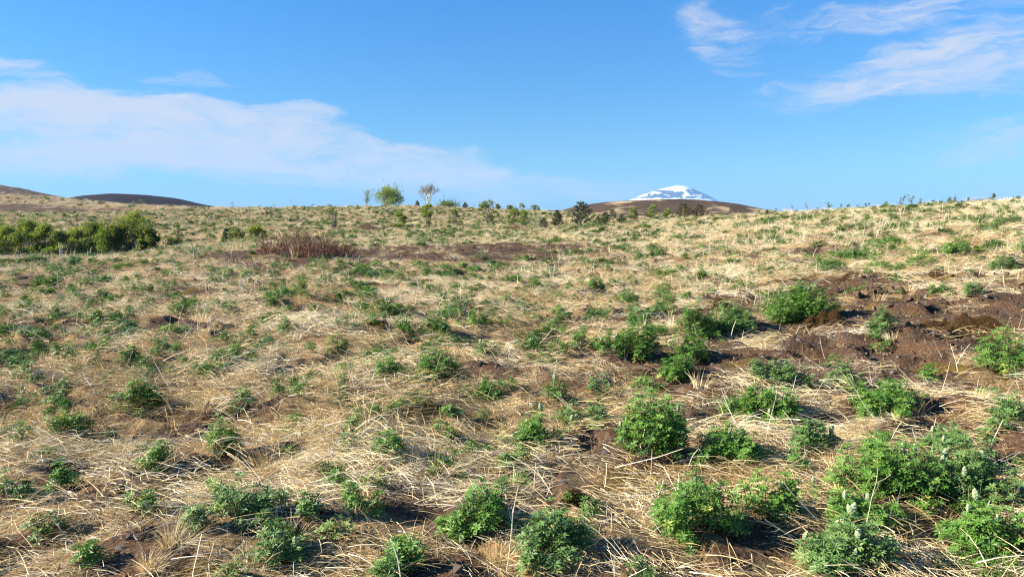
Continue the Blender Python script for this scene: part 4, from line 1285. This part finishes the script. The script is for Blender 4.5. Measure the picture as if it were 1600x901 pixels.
for k, (px, Yd, w_, h_, lf, nm, lab, op, n) in enumerate([
        (278, 56, 24, 36, M_OLIVE, 'sapling', 'thin young tree standing alone beside the grove', .7, 350),
        (270, 52, 30, 16, M_DARKL, 'shrub', 'low dark shrub at the foot of the lone young tree', .1, 500),
        (372, 48, 30, 22, M_DARKL, 'shrub', 'dark green shrub on the far edge of the soil strip', .2, 700),
        (402, 47, 40, 24, M_OLIVE, 'shrub', 'wide olive shrub beside the red twig thicket', .2, 900),
        (352, 50, 12, 20, M_PINE, 'shrub', 'slim dark shrub beside the pair of far green shrubs', .2, 300),
        (625, 66, 30, 28, M_LIME, 'shrub', 'round yellow-green shrub on the far slope', .4, 600),
        (667, 70, 32, 36, M_LIME, 'shrub', 'taller yellow-green shrub on the far slope', .4, 750),
        (710, 72, 28, 30, M_OLIVE, 'shrub', 'thin brownish shrub next to the taller yellow-green one', .8, 320),
        (520, 68, 24, 36, M_LIME, 'shrub', 'wispy lime shrub behind the red twig thicket', .9, 260),
        (763, 68, 38, 44, M_OLIVE, 'shrub', 'tall brown twiggy shrub reaching the ridge line', .9, 420),
        (803, 74, 26, 26, M_LIME, 'shrub', 'small lime shrub beyond the tall twiggy one', .5, 420),
        (818, 76, 24, 24, M_LIME, 'shrub', 'faint lime shrub beside the small young pines', .6, 360),
        (988, 80, 20, 20, M_LIME, 'shrub', 'lime shrub below the brown hill', .5, 300),
        (1020, 80, 26, 24, M_LIME, 'shrub', 'larger lime shrub below the brown hill', .6, 360),
        (1044, 78, 22, 16, M_LIME, 'shrub', 'low lime shrub beside the golden pines', .5, 260),
        (608, 121, 58, 31, M_LIME, 'bushy_tree', 'round bright green tree alone on the ridge', .1, 2600),
        (757, 118, 20, 12, M_LIME, 'shrub', 'small round green bush on the ridge', .2, 420),
        (777, 118, 12, 8, M_PALEL, 'shrub', 'grey little bush beside the round green bush on the ridge', .4, 160),
        (797, 116, 14, 6, M_PALEL, 'shrub', 'lowest grey bush on the ridge', .3, 200),
        (816, 114, 12, 10, M_PALEL, 'shrub', 'grey bush beside the lowest ridge bush', .4, 160),
        (836, 112, 20, 9, M_PALEL, 'shrub', 'pale grey-green bush where the ridge meets the brown hill', .4, 260),
        (700, 120, 50, 5, M_DARKL, 'shrub', 'flat dark mat of juniper below the bare pale tree', .1, 700),
        (652, 121, 8, 8, M_PINE, 'shrub', 'tiny black-green bush beside the bare pale tree', 0, 120),
        (727, 119, 9, 8, M_PINE, 'shrub', 'tiny dark round bush on the ridge beyond the bare tree', 0, 120)]):
    leafy_tree(nm, px, Yd, w_, h_, lab, 'tree' if 'tree' in nm or nm == 'sapling' else 'shrub', None, lf, M_PALEB if lf is M_PALEL else M_BARK, 400 + k, int(n * 2.2),
               .09 if Yd < 60 else (.13 if Yd < 100 else .2), op, 2, -.1)

def branch(mb, p, d, L, rad, depth, r, tips, spread=.55, tint=.5):
    q = p + d * L
    mid = p + d * L * .5 + r.normal(size=3) * L * .06
    mb.tube([p, mid, q], [rad, rad * .85, rad * .7], 4 if depth > 2 else 3, np.clip(tint + r.normal() * .2, 0, 1))
    if depth == 0:
        tips.append(q); return
    for k in range(3 if depth > 1 else 4):
        nd = d + r.normal(size=3) * spread; nd[2] += .28; nd /= np.linalg.norm(nd)
        branch(mb, p + d * L * r.uniform(.55, 1.0), nd, L * r.uniform(.62, .85), rad * .72, depth - 1, r, tips, spread, tint)
def bare_tree():
    x, y, z = at_depth(669, crest(669, 85, 150))
    root = empty('bare_tree', (x, y, z), 'bare pale grey spreading tree without leaves on the ridge', 'tree')
    r = np.random.default_rng(77)
    tr = MB(); br = MB(); tips = []
    tr.tube([(0, 0, -.1), (.02, 0, .35), (0, 0, .7)], [.085, .07, .06], 6, .5)
    for k in range(6):
        a = k * 1.05 + r.random() * .4
        d = np.array([math.cos(a) * .5, math.sin(a) * .5, 1]); d /= np.linalg.norm(d)
        branch(br, np.array([0, 0, r.uniform(.3, .9)]), d, 1.25, .055, 4, r, tips, .42)
    tr.obj('trunk', M_PALEB, root)
    br.obj('branches', M_PALEB, root)
    cr = MB()
    pick = [tips[i] for i in r.choice(len(tips), min(len(tips), 260), replace=False)]
    crown(cr, pick, [.08] * len(pick), 420, .10, r)
    cr.obj('crown', M_PALEL, root)
bare_tree()

def conifer(px, Yd, wpx, hpx, label, mat, seed, whorls=8):
    x, y, z = at_depth(px, Yd)
    r = np.random.default_rng(seed)
    W2 = wpx * Yd / F / 2; H = hpx * Yd / F
    root = empty('pine_tree', (x, y, z), label, 'pine', 'young pines on the far slope')
    tr = MB(); tr.tube([(0, 0, -.05), (0, 0, H * .5), (0, 0, H)], [.035 * H * .6, .02 * H, .004], 5, .3)
    nd = MB(); Ms = []; ts = []
    tri = np.array([[-.06, 0, 0], [.06, 0, 0], [0, 0, 1.0]])
    for wv in range(whorls):
        t = .10 + .86 * wv / whorls
        nb = 7 if t < .7 else 5
        for k in range(nb):
            a = 6.283 * k / nb + r.random() * .8
            L = W2 * (1 - t) ** .8 * r.uniform(.75, 1.2) + .06 * H * .5
            d = np.array([math.cos(a), math.sin(a), r.uniform(.25, .6)]); d /= np.linalg.norm(d)
            p0 = np.array([0, 0, t * H]); e = p0 + d * L + np.array([0, 0, L * .15])
            tr.tube([p0, e], [.007 * H, .002 * H], 3, .3)
            for q in range(40):
                u = r.uniform(.25, 1.05)
                dd = d * .8 + r.normal(size=3) * .7 + np.array([0, 0, .3])
                Ms.append(mat4(frame(dd, r.random() * 6), p0 + (e - p0) * u, H * r.uniform(.055, .10)))
                ts.append(np.clip(.25 + .35 * u + r.normal() * .2, 0, 1))
    for q in range(30):
        Ms.append(mat4(frame(np.array([r.normal() * .4, r.normal() * .4, 1])), np.array([0, 0, H * r.uniform(.85, 1.0)]), H * .08)); ts.append(.5)
    nd.many(tri * np.array([2.6, 1, 1]), [(0, 1, 2)], Ms, ts)
    tr.obj('trunk', M_BARK, root)
    nd.obj('needles', mat, root)
for k, (px, Yd, w_, h_, m_, lab) in enumerate([
        (908, 60, 46, 42, M_PINE, 'largest dark young pine, dense and conical'),
        (850, 62, 20, 20, M_PINE, 'small dark pine two steps from the largest pine'),
        (871, 60, 20, 30, M_PINE, 'slim olive pine beside the largest pine'),
        (934, 64, 14, 16, M_PINE, 'small bushy pine just past the largest pine'),
        (946, 64, 18, 20, M_PINE, 'little pine with open branches past the largest pine'),
        (957, 78, 22, 18, M_PINE, 'dark low pine against the brown hill'),
        (971, 64, 20, 18, M_PINE, 'squat pine in the straw below the brown hill'),
        (1002, 70, 12, 12, M_PINE, 'tiny pine in the straw below the brown hill'),
        (1068, 70, 34, 28, M_GOLDP, 'golden-brown pine in front of the brown hill'),
        (1093, 70, 30, 27, M_GOLDP, 'second golden-brown pine touching the first'),
        (1198, 56, 9, 16, M_PINE, 'narrow little pine on the crest at the end of the brown hill')]):
    conifer(px, Yd, w_, h_, lab, m_, 500 + k)

def twig_bush(px, Yd, wpx, hpx, label, seed, group=None, n=64):
    x, y, z = at_depth(px, Yd)
    r = np.random.default_rng(seed)
    W2 = wpx * Yd / F / 2; H = hpx * Yd / F
    root = empty('twig_shrub', (x, y, z), label, 'shrub', group)
    tw = MB(); tips = []
    for i in range(n):
        a = r.random() * 6.283; q = math.sqrt(r.random())
        b = np.array([q * W2 * .45 * math.cos(a), q * W2 * .45 * math.sin(a), -.03])
        t = np.array([q * W2 * math.cos(a) + r.normal() * .05, q * W2 * math.sin(a), H * (1 - .5 * q) * r.uniform(.45, 1.08)])
        m = (b + t) / 2 + r.normal(size=3) * .05
        tw.tube([b, m, t], [.010, .007, .003], 3, r.random())
        for k in range(6):
            u = r.uniform(.35, 1); p = b * (1 - u) + t * u
            e = p + (np.array([math.cos(a) * .3, math.sin(a) * .3, .8]) + r.normal(size=3) * .45) * H * .22
            tw.tube([p, e], [.005, .002], 3, r.random()); tips.append(e)
    tw.obj('twig', M_REDT, root)['kind'] = 'stuff'
    cr = MB(); crown(cr, tips, [.05] * len(tips), len(tips) * 2, .035, r)
    cr.obj('buds', M_REDB, root)['kind'] = 'stuff'
for k, a in enumerate([(428, 26, 64, 34, 'red-brown leafless shrub at the olive end of the twig thicket'),
                       (464, 25, 70, 48, 'fullest reddish shrub in the middle of the twig thicket'),
                       (500, 24.5, 64, 52, 'tall bare reddish shrub of the twig thicket'),
                       (535, 25, 56, 40, 'dark red shrub ending the twig thicket by the soil strip')]):
    twig_bush(*a, 600 + k, 'leafless red shrubs by the soil strip')
twig_bush(124, 46, 50, 16, 'low red-brown undergrowth in front of the grove', 610)
twig_bush(805, 60, 24, 14, 'small reddish shrub beyond the soil strip', 611)
twig_bush(575, 62, 26, 16, 'faint brown twiggy shrub on the far slope', 612)

def sapling(px, Yd, hpx, label, seed, group, leaf):
    Yd = crest(px, 85, 150) if Yd > 100 else crest(px, 30, 75)
    x, y, z = at_depth(px, Yd)
    r = np.random.default_rng(seed)
    H = hpx * Yd / F
    big = H > 1.6
    root = empty('sapling', (x, y, z), label, 'sapling', group)
    st = MB(); tips = []
    for s_ in range(7 if big else int(r.integers(1, 4))):
        t = np.array([r.normal() * H * .16, r.normal() * H * .16, H * r.uniform(.75, 1.0)])
        st.tube([(r.normal() * .02, 0, -.05), t * .5 + r.normal(size=3) * .03, t], np.array([.014, .010, .004]) * (2.2 if big else 1), 4, r.random())
        for k in range(16 if big else 8):
            u = r.uniform(.25, 1)
            e = t * u + np.array([r.normal() * .16, r.normal() * .16, .12]) * H * (1.2 - u * .6)
            st.tube([t * u, e], np.array([.006, .002]) * (2.2 if big else 1), 3, r.random()); tips.append(e); tips.append((e + t * u) / 2)
        tips.append(t)
    st.obj('stem', M_BARK, root)
    cr = MB(); crown(cr, tips, [.07 * H + .01] * len(tips), len(tips) * 5, .10 if big else .055, r)
    cr.obj('crown', leaf, root)
SAP = [(1212, 55, 12), (1239, 50, 15), (1263, 49, 19), (1278, 49, 9), (1297, 47, 15), (1316, 47, 14), (1325, 47, 12), (1345, 46, 10), (1352, 46, 13), (1385, 45, 11), (1407, 42.5, 20),
       (1423, 42.5, 22), (1437, 42, 12), (1458, 42, 12), (1482, 41, 14), (1492, 41, 16), (1513, 40, 9), (1545, 39, 10), (1551, 39, 16), (1186, 60, 7)]
for k, (px, Yd, h_) in enumerate(SAP):
    sapling(px, Yd, h_ * .9, ('tall' if h_ > 15 else 'mid-height' if h_ > 11 else 'stubby') + (' dark' if k % 3 else ' olive') + ' thin sapling on the crest of the rising slope', 700 + k, 'saplings along the crest', M_DARKL if k % 3 else M_OLIVE)
for k, (px, Yd, h_, lab) in enumerate([(573, 121, 27, 'pale silvery young tree beside the round green one'), (458, 126, 13, 'grey leafless young tree alone on the far ridge'), (428, 127, 8, 'thin grey stem on the far ridge next to the leafless young tree'),
                                       (512, 124, 7, 'small grey twig sapling on the ridge toward the green tree'), (407, 128, 4, 'lowest tuft-like sapling on the far ridge'),
                                       (708, 119, 8, 'thin sapling beside the juniper mat'), (692, 120, 8, 'slender sapling between bare tree and juniper mat'),
                                       (740, 118, 8, 'thin sapling left of the round ridge bush')]):
    sapling(px, Yd, h_, lab.replace(' left of', ' beside'), 740 + k, 'small saplings on the far ridge', M_PALEL)
def mast(px, Yd, hpx, label):
    x, y, z = at_depth(px, Yd)
    H = hpx * Yd / F
    root = empty('pole', (x, y, z), label, 'pole')
    mb = MB(); mb.tube([(0, 0, -.1), (0, 0, H * .6), (0, 0, H)], [.06, .05, .04], 6, .2); mb.obj('post', M_BARK, root)
    mb = MB(); mb.tube([(-.35, 0, H * .8), (.35, 0, H * .8)], [.035, .035], 4, .2); mb.obj('crossarm', M_BARK, root)
mast(363, 150, 10, 'thin dark pole with crossarm on the skyline beyond the dark hill')
mast(489, 126, 8, 'short thin pole with crossarm on the far ridge')

# ------------------------------------------------------------------ air
def haze():
    import bmesh
    bm = bmesh.new()
    bmesh.ops.create_cube(bm, size=1.0)
    me = bpy.data.meshes.new('haze')
    bm.to_mesh(me); bm.free()
    o = bpy.data.objects.new('haze', me)
    COL.objects.link(o)
    lo, hi = -75.0, 262.0
    o.scale = (18400, 18400, hi - lo)
    o.location = (0, 0, (lo + hi) / 2)
    m, t = material('thin_air')
    v = t.n('ShaderNodeVolumePrincipled', {'Color': (.26, .55, 1.0, 1), 'Density': HAZE})
    t.n('ShaderNodeOutputMaterial', {'Volume': v.outputs[0]})
    me.materials.append(m)
    tag(o, 'thin pale blue haze in the far air', 'haze', kind='stuff')
HAZE = 1.1e-4
haze()
print('leaf parts', n_leaf, 'objects', len(bpy.data.objects))
